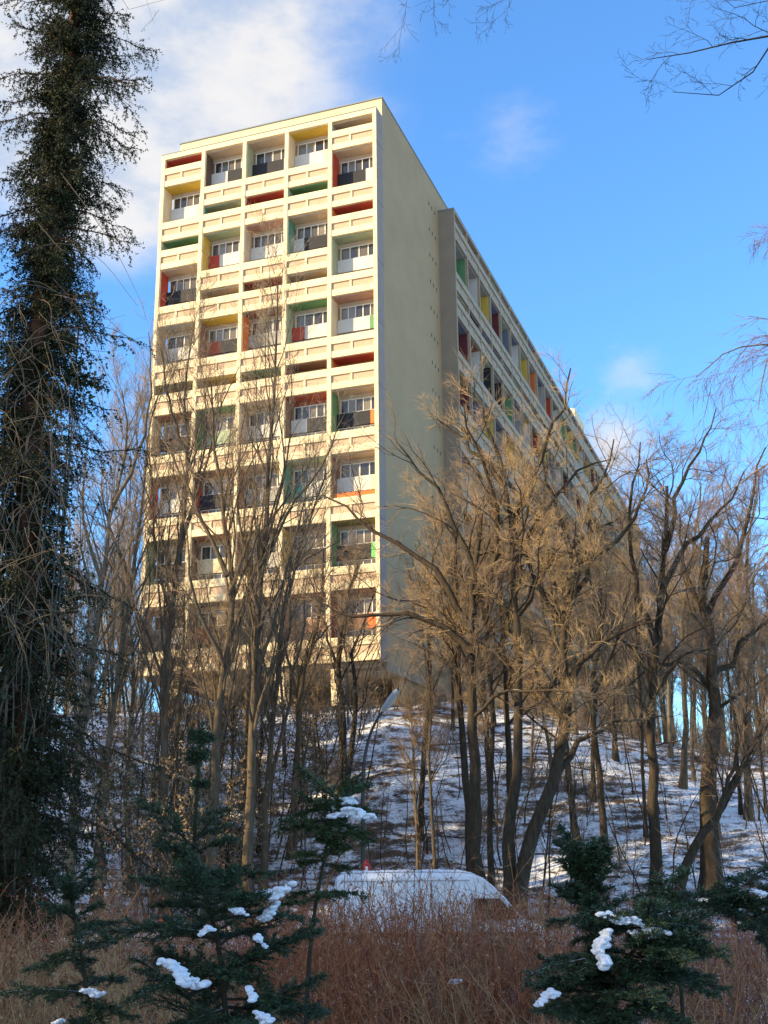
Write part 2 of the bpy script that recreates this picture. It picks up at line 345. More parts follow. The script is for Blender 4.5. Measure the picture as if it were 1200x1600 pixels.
# orange fringe awning in the right-hand loggia
fr = MB()
for i in range(16): fr.box(4 * BAY + PW + 0.1 + i * 0.235, 4 * BAY + PW + 0.32 + i * 0.235, 0.30, 0.36, ZT - 13 * ST + 1.90, ZT - 13 * ST + 2.3 + 0.05 * (i % 2), fm)
fr.build('fringe', PM['orange'], bld)
# right side skin of the projecting front grid, with joints
MB().box(W, W + 0.03, -0.02, DEP, ZB, ZF - 0.01, fm).build('end_skin', mat('mauve_concrete', (0.32, 0.245, 0.20), 0.85, 0.1, 1.0), bld)
for j in range(9): MB().box(W + 0.004, W + 0.04, -0.01, DEP, ZT - 2.9 - j * 5.6, ZT - 2.86 - j * 5.6, fm).build('joint', M_SEAM, bld)
# main block behind the grids
LEN, SB, SP, SBAY, NS = 146.0, 18.0, 1.6, 4.5, 28
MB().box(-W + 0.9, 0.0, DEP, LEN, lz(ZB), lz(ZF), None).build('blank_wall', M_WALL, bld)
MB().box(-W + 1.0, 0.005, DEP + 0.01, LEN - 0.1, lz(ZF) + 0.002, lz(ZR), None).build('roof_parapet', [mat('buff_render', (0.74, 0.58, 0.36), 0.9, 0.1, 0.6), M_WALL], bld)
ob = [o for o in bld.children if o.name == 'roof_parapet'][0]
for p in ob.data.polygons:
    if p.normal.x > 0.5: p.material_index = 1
MB().box(-W + 0.9, 0.07, DEP - 0.08, LEN, lz(ZR) + 0.002, lz(ZR) + 0.10, None).build('coping', M_METAL, bld)
for k in range(11):
    z = ZT - 0.75 - 2.8 * k * (1.0) - 0.0
    for j in range(3):
        MB().box(-0.02, 0.04, 14.7 + j * 0.95, 14.83 + j * 0.95, lz(z), lz(z) + 0.34, None).build('vent', M_SEAM, bld)
# long side grid
sm = lambda u, v, z: (SP - v, SB + u, lz(z))
DEP0 = DEP; DEP = SP
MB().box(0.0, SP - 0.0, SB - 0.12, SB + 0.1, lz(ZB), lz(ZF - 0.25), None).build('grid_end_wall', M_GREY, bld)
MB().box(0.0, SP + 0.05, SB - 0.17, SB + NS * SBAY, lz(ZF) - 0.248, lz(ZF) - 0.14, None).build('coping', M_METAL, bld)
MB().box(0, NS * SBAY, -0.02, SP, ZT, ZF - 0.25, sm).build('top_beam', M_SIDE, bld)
SIDE1 = ['green', 'white', 'yellow', 'maroon', 'blue', 'white', 'yellow', 'orange', 'grey', 'red', 'white', 'green', 'yellow']
SIDE3 = ['maroon', 'white', 'dark', 'dark', 'green', 'grey', 'white', 'red', 'yellow', 'blue', 'white', 'maroon', 'grey']
keys = ['red', 'green', 'yellow', 'white', 'grey', 'blue', 'maroon', 'teal', 'sage', 'orange', 'brown', 'white']
rest = {}
for c in range(NS):
    u0, u1 = c * SBAY + 0.2, (c + 1) * SBAY
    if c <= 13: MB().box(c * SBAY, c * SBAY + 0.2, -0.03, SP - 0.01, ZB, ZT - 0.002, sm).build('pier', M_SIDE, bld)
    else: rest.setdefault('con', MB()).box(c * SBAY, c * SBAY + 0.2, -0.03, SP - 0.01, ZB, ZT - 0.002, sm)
    z = ZT
    for k, kind in enumerate(PAT_A):
        h = ST * (2 if kind == 'T' else 1)
        col = (SIDE1[c % 13] if k == 1 else SIDE3[c % 13] if k == 3 else rnd.choice(keys))
        cc = rnd.choice(['grey', 'blue', 'umber', 'grey', 'brown', 'olive', 'sage'])
        if c < 13:
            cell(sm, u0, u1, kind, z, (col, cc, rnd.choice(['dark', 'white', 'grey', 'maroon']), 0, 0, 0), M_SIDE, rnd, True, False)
        else:
            r = rest.setdefault('con', MB()); r.box(u0, u1, 0, 0.24, z - h, z - h + 1.86, sm)
            rest.setdefault(col, MB()).box(u1 - 0.05, u1, 0.245, SP - 0.005, z - h + 0.4, z - 0.12, sm)
            rest.setdefault(cc, MB()).box(u0, u1, 0.245, SP - 0.005, z - 0.115, z - 0.003, sm)
        z -= h
for k, b in rest.items():
    tag(b.build('far_loggias', M_SIDE if k == 'con' else PM[k], bld), kind='stuff')
DEP = DEP0
# roof house and underside, pilotis
MB().box(-7.0, -2.0, 100.0, 108.0, lz(ZR) + 0.1, lz(ZR) + 7.5, None).build('roof_house', M_CON, bld)
MB().box(-W + 0.4, -0.4, 0.6, DEP - 0.002, lz(ZB) - 0.35, lz(ZB) - 0.003, None).build('base_beam', M_GREY, bld)
MB().box(-W + 0.9, -0.004, DEP + 0.002, LEN, lz(ZB) - 0.62, lz(ZB) - 0.003, None).build('soffit', M_GREY, bld)
def pilotis(x, y, m):
    v = np.array([(x - 1.0, y - 0.6, -1.0), (x + 1.0, y - 0.6, -1.0), (x + 1.0, y + 0.6, -1.0), (x - 1.0, y + 0.6, -1.0),
                  (x - 0.55, y - 0.6, lz(ZB) - 0.5), (x + 1.25, y - 0.6, lz(ZB) - 0.5), (x + 1.25, y + 0.6, lz(ZB) - 0.5), (x - 0.55, y + 0.6, lz(ZB) - 0.5)])
    MB().add(v, [(0, 3, 2, 1), (4, 5, 6, 7), (0, 1, 5, 4), (1, 2, 6, 5), (2, 3, 7, 6), (3, 0, 4, 7)]).build('column', m, bld)
def slim_column(x, y):
    v = np.array([(x + sx * w, y + sy * 0.45, z) for z, w in ((-1.2, 0.28), (lz(ZB) - 0.36, 0.45)) for sx, sy in ((-1, -1), (1, -1), (1, 1), (-1, 1))])
    MB().add(v, [(0, 3, 2, 1), (4, 5, 6, 7), (0, 1, 5, 4), (1, 2, 6, 5), (2, 3, 7, 6), (3, 0, 4, 7)]).build('column', M_CON, bld)
for x in (-3.9, -8.6, -13.3, -18.0): slim_column(x, 1.1)
for i in range(15):
    for x in (-17.2, -3.6): pilotis(x, 12.0 + i * 9.0, M_CON)
MB().box(-0.9, -0.35, 5.0, LEN - 6, -2.5, lz(ZB) - 0.63, None).build('ground_floor_wall', M_WALL, bld)
MB().box(-W + 3.0, -1.6, 9.0, LEN - 6, -1.0, lz(ZB) - 0.6, None).build('ground_floor', mat('dark_cladding', (0.06, 0.058, 0.055), 0.6, 0.3, 0.5), bld)
for i in range(10): MB().box(-W + 3.6 + i * 1.62, -W + 3.75 + i * 1.62, 8.9, 9.0, -0.9, lz(ZB) - 0.65, None).build('mullion', M_GREY, bld)
# low wall on the terrace edge
tw = empty('terrace_wall', (-3.0, 85.6, ground(-3.0, 85.6) - 0.2), -0.03)
for i in range(9): MB().box(-12 + i * 2.5, -12 + i * 2.5 + 2.48, -0.15, 0.15, -0.4, 0.42).build('concrete_block', M_GREY, tw)
MB().box(-12.02, 10.5, -0.2, 0.2, 0.423, 0.50).build('coping', M_SIDE, tw)
tag(tw, 'low grey concrete wall along the terrace edge in front of the columns', 'wall')

# ------------------------------------------------------------------ trees: generator
def bark_mat(name, c1, c2, snow=0.0, scale=6.0):
    m = bpy.data.materials.new(name); m.use_nodes = True; t = m.node_tree; b = t.nodes['Principled BSDF']; N = t.nodes.new; L = t.links.new
    b.inputs['Roughness'].default_value = 0.9; b.inputs['Specular IOR Level'].default_value = 0.15
    tcn = N('ShaderNodeTexCoord'); mp = N('ShaderNodeMapping'); mp.inputs['Scale'].default_value = (1, 1, 0.25); L(tcn.outputs['Object'], mp.inputs['Vector'])
    n = N('ShaderNodeTexNoise'); n.inputs['Scale'].default_value = scale; n.inputs['Detail'].default_value = 8; n.inputs['Roughness'].default_value = 0.7; L(mp.outputs['Vector'], n.inputs['Vector'])
    mr = N('ShaderNodeMapRange'); mr.inputs['From Min'].default_value = 0.35; mr.inputs['From Max'].default_value = 0.68; L(n.outputs['Fac'], mr.inputs['Value'])
    mx = N('ShaderNodeMix'); mx.data_type = 'RGBA'; mx.inputs['A'].default_value = (*c1, 1); mx.inputs['B'].default_value = (*c2, 1); L(mr.outputs['Result'], mx.inputs['Factor'])
    col = mx.outputs['Result']
    if snow:
        g = N('ShaderNodeNewGeometry'); sx = N('ShaderNodeSeparateXYZ'); L(g.outputs['Normal'], sx.inputs[0])
        n2 = N('ShaderNodeTexNoise'); n2.inputs['Scale'].default_value = 1.6; n2.inputs['Detail'].default_value = 5; L(tcn.outputs['Object'], n2.inputs['Vector'])
        ad = N('ShaderNodeMath'); ad.operation = 'MULTIPLY_ADD'; L(n2.outputs['Fac'], ad.inputs[0]); ad.inputs[1].default_value = 0.9; L(sx.outputs['Z'], ad.inputs[2])
        m2 = N('ShaderNodeMapRange'); L(ad.outputs[0], m2.inputs['Value']); m2.inputs['From Min'].default_value = 1.5 - snow; m2.inputs['From Max'].default_value = 1.58 - snow
        m4 = N('ShaderNodeMix'); m4.data_type = 'RGBA'; L(m2.outputs['Result'], m4.inputs['Factor']); L(col, m4.inputs['A']); m4.inputs['B'].default_value = (0.82, 0.84, 0.88, 1); col = m4.outputs['Result']
    L(col, b.inputs['Base Color'])
    bp = N('ShaderNodeBump'); bp.inputs['Strength'].default_value = 0.7; bp.inputs['Distance'].default_value = 0.04; L(n.outputs['Fac'], bp.inputs['Height']); L(bp.outputs['Normal'], b.inputs['Normal'])
    return m
M_BARK = bark_mat('grey_brown_bark', (0.075, 0.056, 0.036), (0.17, 0.13, 0.085), 0.06)
M_BARKD = bark_mat('dark_oak_bark', (0.032, 0.024, 0.016), (0.088, 0.066, 0.043), 0.12)
M_BARKP = bark_mat('pale_ash_bark', (0.11, 0.085, 0.055), (0.23, 0.185, 0.125), 0.0)
M_TWIG = mat('brown_twigs', (0.25, 0.18, 0.12), 0.85, 0.4, 1.5, spec=0.15)
M_TWIGO = mat('golden_oak_twigs', (0.42, 0.29, 0.155), 0.85, 0.4, 1.5, spec=0.15)
M_TWIGP = mat('pale_twigs', (0.33, 0.25, 0.165), 0.85, 0.4, 1.5, spec=0.15)
M_TWIGR = mat('purple_birch_twigs', (0.20, 0.12, 0.11), 0.8, 0.4, 1.5, spec=0.15)

def grow(P0, D0, Ln, K, wander, trop, rng, late=0.0):
    N = len(P0); P = np.zeros((N, K, 3)); P[:, 0] = P0; d = unit(D0); st = (Ln / (K - 1))[:, None]
    for k in range(1, K):
        d = unit(d + wander * rng.normal(size=(N, 3)) + np.asarray(trop) * (1 + late * k / K)); P[:, k] = P[:, k - 1] + d * st
    return P
def sample(P, Rd, idx, t):
    K = P.shape[1]; f = t * (K - 1); i = np.minimum(f.astype(int), K - 2); w = (f - i)[:, None]
    a, b = P[idx, i], P[idx, i + 1]
    return a * (1 - w) + b * w, unit(b - a), Rd[idx, i] * (1 - w[:, 0]) + Rd[idx, i + 1] * w[:, 0]
def spawn(P, Rd, n, t0, t1, ang, ratio, taper, K, wander, trop, rng, rmax=0.6, rmin=0.004, rl=0.011, up=0.0, late=0.0, lmin=0.0):
    """n side shoots on each polyline"""
    N = len(P); idx = np.repeat(np.arange(N), n)
    t = t0 + (t1 - t0) * (np.tile(np.arange(n), N) + rng.rand(N * n)) / n
    p, tg, r = sample(P, Rd, idx, t)
    Lp = np.linalg.norm(np.diff(P, axis=1), axis=2).sum(1)[idx]
    ax = unit(np.cross(tg, rng.normal(size=tg.shape))); a = (ang * (0.75 + 0.5 * rng.rand(N * n)))[:, None]
    d = unit(tg * np.cos(a) + ax * np.sin(a) + np.array([0, 0, up]))
    Ln = np.maximum(Lp * ratio * (1 - taper * t) * (0.55 + 0.8 * rng.rand(N * n)), lmin)
    Q = grow(p, d, Ln, K, wander, trop, rng, late)
    r0 = np.minimum(r * rmax, Ln * rl + rmin); Rq = r0[:, None] * np.linspace(1, 0.32, K)[None, :]
    return Q, np.maximum(Rq, rmin * 0.6)
def resample(pts, K):
    pts = np.asarray(pts, float); d = np.r_[0, np.cumsum(np.linalg.norm(np.diff(pts, axis=0), axis=1))]; n = len(pts)
    m = np.zeros_like(pts); m[1:-1] = (pts[2:] - pts[:-2]) / (d[2:] - d[:-2])[:, None]; m[0] = (pts[1] - pts[0]) / (d[1] - d[0]); m[-1] = (pts[-1] - pts[-2]) / (d[-1] - d[-2])
    s = np.linspace(0, d[-1], K); i = np.clip(np.searchsorted(d, s, side='right') - 1, 0, n - 2); h = (d[i + 1] - d[i]); u = ((s - d[i]) / h)[:, None]; h = h[:, None]
    return (2*u**3-3*u**2+1)*pts[i] + (u**3-2*u**2+u)*h*m[i] + (-2*u**3+3*u**2)*pts[i+1] + (u**3-u**2)*h*m[i+1]
KIND = dict(
    oak=dict(n1=9, a1=0.95, r1=0.42, w1=0.20, up1=0.25, n2=10, a2=0.85, n3=8, n4=4, w=0.24, trop=(0, 0, 0.05), t1=0.45),
    upright=dict(n1=22, a1=0.42, r1=0.34, w1=0.09, up1=0.35, n2=7, a2=0.55, n3=5, n4=4, w=0.13, trop=(0, 0, 0.10), t1=0.28),
    ash=dict(n1=13, a1=0.62, r1=0.36, w1=0.13, up1=0.3, n2=8, a2=0.7, n3=6, n4=4, w=0.16, trop=(0, 0, 0.07), t1=0.38),
    birch=dict(n1=12, a1=0.8, r1=0.34, w1=0.12, up1=0.2, n2=9, a2=0.7, n3=7, n4=3, w=0.10, trop=(0, 0, -0.16), t1=0.35),
)
def tree_mesh(trunk, r0, limbs, kind, seed, rt=0.25, twig=1.0, K=16):
    """trunk and limbs are polylines relative to the base; returns bark part and crown part"""
    rng = np.random.RandomState(seed); k = KIND[kind]; tr = MB(); cr = MB()
    T = resample(trunk, K)[None]; T[0, 2:-1] += rng.normal(size=(K - 3, 3)) * r0 * 0.16
    Rt = (r0 * (1 - (1 - rt) * np.linspace(0, 1, K) ** 0.85))[None]; Rt[0, 0] *= 1.5; Rt[0, 1] *= 1.12
    tr.tubes(T, Rt, 10)
    l1P, l1R = [], []
    for lp, lr in limbs:
        q = resample(lp, 10); q[1:] += rng.normal(size=(9, 3)) * lr * 0.5; l1P.append(q); l1R.append(lr * (1 - 0.8 * np.linspace(0, 1, 10)))
    if l1P:
        tr.tubes(np.array(l1P), np.array(l1R), 7)
    A, RA = spawn(T, Rt, k['n1'], k['t1'], 0.99, k['a1'], k['r1'], 0.55, 10, k['w1'], k['trop'], rng, 0.5, 0.012, 0.0115, k['up1'])
    cr.tubes(A, RA, 6)
    if l1P: A = np.concatenate([np.array(l1P), A]); RA = np.concatenate([np.array(l1R), RA])
    A = np.concatenate([A, resample(T[0][int(K * 0.55):], 10)[None]]); RA = np.concatenate([RA, np.interp(np.linspace(0.55, 1, 10), np.linspace(0, 1, K), Rt[0])[None]])
    B, RB = spawn(A, RA, k['n2'], 0.22, 1.0, k['a2'], 0.42, 0.45, 6, k['w'], k['trop'], rng, 0.5, 0.009, 0.0085, 0.08, lmin=0.7)
    cr.tubes(B, RB, 3)
    C, RC = spawn(B, RB, k['n3'], 0.18, 1.0, 0.68, 0.54, 0.4, 4, k['w'], k['trop'], rng, 0.75, 0.0095 * twig, 0.009, 0.05, lmin=0.35)
    cr.tubes(C, RC, 3, 1)
    D, RD = spawn(C, RC, k['n4'] * 2 - 2, 0.08, 1.0, 0.52, 0.62, 0.3, 2, k['w'], k['trop'], rng, 0.8, 0.0085 * twig, 0.005, lmin=0.42)
    cr.cones(D, RD, 1)
    return tr, cr
def put_tree(name, base, tr, cr, bark, twigm, label, group=None, cat='tree'):
    e = empty(name, base); tr.build('trunk', bark, e, True); cr.build('crown', [bark, twigm], e, True); return tag(e, label, cat, group)
def zground(p): return float(ground(p[0], p[1]))
def px_tree(label, D, trunk_px, r0, limbs_px, kind, seed, bark, twigm, group=None, rt=0.25, twig=1.0, spread=2.5, name='bare_tree'):
    """a tree whose trunk and main limbs follow what the photo shows, standing D metres away"""
    rng = np.random.RandomState(seed + 900); b = at(*trunk_px[0], D); b[2] = zground(b) - 0.15
    dd = rng.uniform(-0.6, 0.6)
    pts = [at(x, y, D + dd * i / len(trunk_px)) for i, (x, y) in enumerate(trunk_px)]; pts[0] = b
    lim = []
    for lp, lr in limbs_px:
        s = rng.uniform(0.4, 1) * rng.choice([-1, 1]) * spread
        lim.append((np.array([at(x, y, D + dd + s * i / len(lp)) for i, (x, y) in enumerate(lp)]) - b, lr))
    tr, cr = tree_mesh(np.array(pts) - b, r0, lim, kind, seed, rt, twig)
    return put_tree(name, b, tr, cr, bark, twigm, label, group)
G_H = 'bare trees on the snowy slope'
px_tree('dark multi-limbed oak whose long limbs reach left across the building corner', 50, [(745, 1392), (744, 1260), (739, 1120), (736, 1000), (742, 900), (752, 800)], 0.34,
  [([(737, 1020), (705, 990), (650, 962), (600, 962), (560, 966), (508, 940)], 0.17), ([(737, 985), (690, 905), (640, 862), (585, 832), (545, 795), (510, 780)], 0.17),
   ([(740, 960), (735, 880), (700, 800), (655, 735), (620, 690)], 0.15), ([(740, 1060), (700, 1040), (660, 1010), (630, 1000)], 0.11), ([(742, 930), (775, 860), (770, 760), (735, 690), (722, 630)], 0.16)],
  'oak', 11, M_BARKD, M_TWIG, G_H)
px_tree('straight tall oak with golden sunlit crown, left stem of the pair behind the van nose', 49, [(792, 1402), (797, 1290), (808, 1150), (812, 1020), (803, 900), (798, 800), (786, 740)], 0.29,
  [([(790, 760), (750, 715), (700, 668), (672, 650)], 0.13), ([(800, 830), (840, 720), (872, 650), (892, 575)], 0.15), ([(788, 750), (770, 690), (745, 630), (738, 590)], 0.12),
   ([(803, 880), (850, 800), (900, 740), (950, 720)], 0.14), ([(810, 960), (860, 880), (920, 830), (985, 800)], 0.14)], 'oak', 12, M_BARKD, M_TWIGO, G_H)
px_tree('thick oak leaning right then bending upright, right stem of the pair behind the van nose', 48.6, [(802, 1408), (825, 1320), (862, 1230), (884, 1110), (880, 1000), (886, 930), (905, 860)], 0.36,
  [([(884, 1075), (930, 1015), (985, 978), (1040, 960)], 0.17), ([(884, 960), (915, 890), (925, 780), (965, 690)], 0.15), ([(882, 980), (850, 930), (815, 850), (800, 780)], 0.13),
   ([(900, 880), (960, 850), (1000, 790), (1015, 720)], 0.14), ([(866, 1225), (905, 1165), (960, 1130), (1030, 1120)], 0.16), ([(895, 900), (880, 820), (850, 740), (840, 680)], 0.13)], 'oak', 13, M_BARKD, M_TWIGO, G_H)
px_tree('dark straight tree right of the leaning oak, its crown above the roofline slope', 53, [(1020, 1398), (1022, 1250), (1018, 1100), (1030, 960), (1040, 860), (1042, 760)], 0.30,
  [([(1035, 920), (1080, 845), (1130, 800), (1165, 740)], 0.15), ([(1026, 1010), (990, 900), (985, 790), (1000, 690)], 0.15), ([(1040, 860), (1060, 770), (1100, 690), (1120, 640)], 0.13), ([(1020, 1090), (1060, 1030), (1110, 1010)], 0.12)], 'oak', 14, M_BARKD, M_TWIG, G_H)
px_tree('stout dark tree with the thickest trunk near the right edge', 57, [(1108, 1345), (1108, 1230), (1116, 1110), (1110, 1010), (1100, 930), (1105, 840)], 0.50,
  [([(1115, 1090), (1080, 1045), (1035, 1035), (985, 1065)], 0.17), ([(1114, 1060), (1165, 1000), (1225, 950)], 0.19), ([(1105, 960), (1150, 880), (1170, 780), (1190, 700)], 0.18), ([(1105, 960), (1070, 890), (1062, 800)], 0.15)], 'oak', 15, M_BARKD, M_TWIG, G_H)
px_tree('dark slanting trunk leaning right, low beside the right-hand yew', 51, [(1035, 1412), (1080, 1335), (1130, 1255), (1175, 1170), (1230, 1090)], 0.26,
  [([(1130, 1255), (1150, 1170), (1145, 1090)], 0.10)], 'ash', 16, M_BARKD, M_TWIG, G_H)
px_tree('tall narrow poplar with its tip before the middle loggias', 54, [(385, 1392), (392, 1200), (402, 1020), (412, 860), (422, 700), (430, 560), (434, 432)], 0.27,
  [([(398, 1080), (440, 930), (470, 800), (490, 690)], 0.09), ([(408, 900), (450, 800), (500, 730), (545, 640)], 0.085), ([(404, 960), (372, 820), (375, 700), (390, 600)], 0.08), ([(396, 1150), (430, 1020), (452, 900), (455, 780)], 0.09), ([(412, 860), (440, 760), (455, 640), (452, 540)], 0.07)], 'upright', 17, M_BARK, M_TWIGP, G_H, 0.12)
px_tree('forked grey tree standing before the left edge of the building', 56, [(262, 1340), (256, 1150), (262, 990), (284, 830), (292, 720), (288, 610), (300, 520)], 0.23,
  [([(284, 840), (318, 740), (345, 640), (372, 570)], 0.09), ([(266, 960), (240, 830), (232, 720), (216, 600)], 0.085), ([(288, 700), (262, 620), (250, 530)], 0.09), ([(270, 900), (300, 800), (318, 700), (325, 590)], 0.11)], 'upright', 18, M_BARK, M_TWIG, G_H, 0.15)
px_tree('thick-based grey tree left of the young fir leader', 53, [(330, 1392), (334, 1240), (345, 1090), (362, 950), (352, 820), (335, 700), (330, 600)], 0.28,
  [([(355, 900), (310, 800), (275, 720), (240, 660)], 0.12), ([(358, 930), (395, 820), (400, 720)], 0.11), ([(350, 1040), (305, 930), (290, 820)], 0.11)], 'upright', 19, M_BARK, M_TWIG, G_H, 0.15)
px_tree('slim many-stemmed tree right of the poplar foot', 58, [(412, 1345), (418, 1220), (432, 1080), (450, 930), (480, 820), (510, 740)], 0.20,
  [([(416, 1260), (440, 1150), (470, 1000), (480, 900)], 0.11), ([(414, 1300), (400, 1160), (388, 1000)], 0.11)], 'upright', 20, M_BARK, M_TWIGP, G_H, 0.2)
px_tree('twin-stemmed tree above the snow-topped yew, before the columns', 68, [(538, 1240), (536, 1140), (530, 1040), (540, 950), (560, 880)], 0.28,
  [([(540, 1225), (556, 1120), (552, 1020), (585, 930)], 0.2), ([(532, 1060), (500, 960), (480, 890)], 0.10)], 'ash', 21, M_BARKD, M_TWIG, G_H)
px_tree('leftmost grey tree emerging beside the big spruce', 55, [(112, 1345), (118, 1220), (134, 1080), (160, 920), (172, 800), (200, 690), (190, 610)], 0.24,
  [([(160, 910), (130, 800), (138, 680)], 0.10), ([(172, 800), (220, 700), (236, 600), (232, 520)], 0.11)], 'upright', 22, M_BARKP, M_TWIGP, G_H, 0.15)
px_tree('grey tree second from the big spruce, trunk leaning right', 57, [(158, 1350), (162, 1220), (184, 1060), (206, 900), (222, 780), (228, 700), (250, 610)], 0.20,
  [([(205, 910), (165, 800), (158, 720)], 0.10)], 'upright', 23, M_BARKP, M_TWIGP, G_H, 0.15)
px_tree('pale tree with straight trunk, third from the big spruce', 60, [(205, 1350), (198, 1220), (208, 1060), (200, 900), (215, 760)], 0.18, [], 'upright', 24, M_BARKP, M_TWIGP, G_H, 0.15)
px_tree('mossy tree trunk between the young fir and the twin-stemmed tree', 62, [(455, 1330), (462, 1220), (470, 1080), (500, 960), (505, 860)], 0.22, [([(470, 1100), (440, 980), (445, 880)], 0.1)], 'ash', 25, M_BARK, M_TWIG, G_H)
px_tree('slender tree just left of the dark oak, before the blank wall', 63, [(655, 1290), (662, 1180), (672, 1060), (668, 930), (690, 820)], 0.17, [], 'ash', 26, M_BARKD, M_TWIG, G_H)
px_tree('thin tree touching the dark oak trunk on its right', 52, [(768, 1400), (765, 1280), (770, 1130), (760, 980), (775, 870)], 0.17, [], 'ash', 27, M_BARKD, M_TWIG, G_H)
px_tree('slim tree between the leaning oak and the dark straight tree', 60, [(945, 1330), (938, 1220), (925, 1090), (940, 960), (930, 850)], 0.20, [([(925, 1090), (965, 1000), (985, 900)], 0.09)], 'ash', 28, M_BARKD, M_TWIG, G_H)
px_tree('pale slim tree right of the stout trunk at the frame edge', 66, [(1172, 1300), (1168, 1150), (1175, 1000), (1165, 880), (1180, 780)], 0.22, [], 'ash', 29, M_BARK, M_TWIG, G_H)
px_tree('slender tree between the dark straight tree and the stout trunk', 70, [(1068, 1250), (1072, 1120), (1066, 980), (1085, 850), (1095, 760)], 0.2, [], 'ash', 30, M_BARK, M_TWIG, G_H)
# generic bare trees further back, each a copy of one of a few grown trees
rng = np.random.RandomState(77); PROTO = []
for i, (kind, H, r, bk, tw) in enumerate([('ash', 15, 0.17, M_BARK, M_TWIG), ('upright', 14, 0.14, M_BARKP, M_TWIGP), ('oak', 16, 0.24, M_BARKD, M_TWIG), ('ash', 17, 0.16, M_BARKD, M_TWIGP), ('oak', 19, 0.26, M_BARKD, M_TWIGO), ('upright', 19, 0.2, M_BARK, M_TWIGP)]):
    lean = rng.uniform(-1, 1, 2); T = np.array([(0, 0, 0), (lean[0] * 0.2, lean[1] * 0.2, H * 0.25), (lean[0], lean[1] * 0.5, H * 0.55), (lean[0] * 0.7, lean[1], H * 0.8), (lean[0] * 1.3, lean[1] * 1.2, H)])
    tr, cr = tree_mesh(T, r, [], kind, 200 + i); PROTO.append((tr.mesh('trunk', bk, True), cr.mesh('crown', [bk, tw], True)))
def copy_of(i, name, base, s, rz, label, group, cat='tree'):
    e = empty(name, base, rz); e.scale = (s, s, s * rng.uniform(0.92, 1.1)); link('trunk', PROTO[i][0], e); link('crown', PROTO[i][1], e); return tag(e, label, cat, group)
ORD = 'first second third fourth fifth sixth seventh eighth ninth tenth eleventh twelfth thirteenth fourteenth fifteenth sixteenth'.split()
def scatter(n, pxr, Dr, s_r, label, group, seed, protos=(0, 1, 2, 3)):
    rr = np.random.RandomState(seed); cnt = 0
    for i in (range(n) if pxr[0] > 600 else range(n - 1, -1, -1)):
        D = rr.uniform(*Dr); px = pxr[0] + (pxr[1] - pxr[0]) * (i + rr.rand()) / n
        b = at(px, 1300, D); 
        a = (b[0] - BX) * E1[0] + (b[1] - BY) * E1[1]; bb = (b[0] - BX) * E2[0] + (b[1] - BY) * E2[1]
        if -4 < a < 24 and bb > -3: continue
        b[2] = zground(b) - 0.15; copy_of(int(rr.choice(protos)), 'bare_tree', b, rr.uniform(*s_r), rr.uniform(0, 6.28), label % ORD[cnt], group); cnt += 1
scatter(3, (690, 960), (54, 62), (0.8, 0.95), '%s golden-twigged oak to the right of the lamp post', 'golden oaks right of the lamp', 9, (4,))
scatter(4, (215, 430), (58, 70), (0.6, 0.85), '%s upright pale-twigged tree to the left of the lamp post', 'upright trees before the loggias', 10, (5,))
scatter(16, (860, 1230), (76, 100), (0.75, 1.1), '%s bare tree from the building on the crowded crest to its right', 'bare trees on the crest right of the building', 5)
scatter(12, (-20, 240), (76, 110), (0.8, 1.15), '%s thin bare tree from the building on the crest to its left', 'bare trees on the crest left of the building', 6, (0, 1, 3))
scatter(16, (625, 1210), (56, 80), (0.5, 0.85), '%s mid-sized understorey tree to the right of the lamp post', 'understorey trees right of the lamp', 7, (0, 2, 3))
scatter(16, (90, 545), (58, 80), (0.4, 0.75), '%s mid-sized understorey tree to the left of the lamp post', 'understorey trees left of the lamp', 8, (0, 1, 3))
rr_ = np.random.RandomState(15)
for i in range(64):
    D = rr_.uniform(90, 150); px = rr_.uniform(890, 1290) if i % 4 else rr_.uniform(-60, 215)
    b = at(px, 1300, D); a = (b[0] - BX) * E1[0] + (b[1] - BY) * E1[1]
    if -6 < a < 26: continue
    b[2] = zground(b) - 0.15; copy_of(int(rr_.choice([0, 1, 3, 5])), 'bare_tree', b, rr_.uniform(0.75, 1.15), rr_.uniform(0, 6.28), 'far bare tree in the wood beyond the hill crest', 'far trees beyond the crest')
# thin saplings
def sapling_mesh(seed, H):
    r_ = np.random.RandomState(seed); P = grow(np.zeros((1, 3)), np.array([[r_.normal() * 0.15, r_.normal() * 0.15, 1.0]]), np.array([H]), 9, 0.10, (0, 0, 0.1), r_)
    Rr = (0.028 * (H / 4) * (1 - 0.8 * np.linspace(0, 1, 9)))[None] + 0.006; m = MB(); m.tubes(P, Rr, 5)
    B, RB = spawn(P, Rr, 12, 0.3, 1, 0.6, 0.30, 0.5, 5, 0.15, (0, 0, 0.08), r_, 0.6, 0.006, 0.008); c = MB(); c.tubes(B, RB, 3)
    C, RC = spawn(B, RB, 5, 0.2, 1, 0.7, 0.45, 0.3, 3, 0.15, (0, 0, 0.05), r_, 0.7, 0.005, 0.006, lmin=0.15); c.tubes(C, RC, 3)
    return m.mesh('stem', M_BARKD, True), c.mesh('twigs', M_TWIG, True)
SAP = [sapling_mesh(300 + i, h) for i, h in enumerate((3.2, 4.5, 5.5, 6.5, 2.2))]
for i in range(230):
    D = rng.uniform(50.5, 88); b = at(rng.uniform(60, 1220), 1300, D); b[2] = zground(b) - 0.1; k = int(rng.randint(5))
    e = empty('sapling', b, rng.uniform(0, 6.28)); link('stem', SAP[k][0], e); link('twigs', SAP[k][1], e); s = rng.uniform(0.7, 1.25); e.scale = (s, s, s)
    tag(e, 'thin bare sapling rising from the snow among the larger trees', 'sapling', 'saplings on the slope')
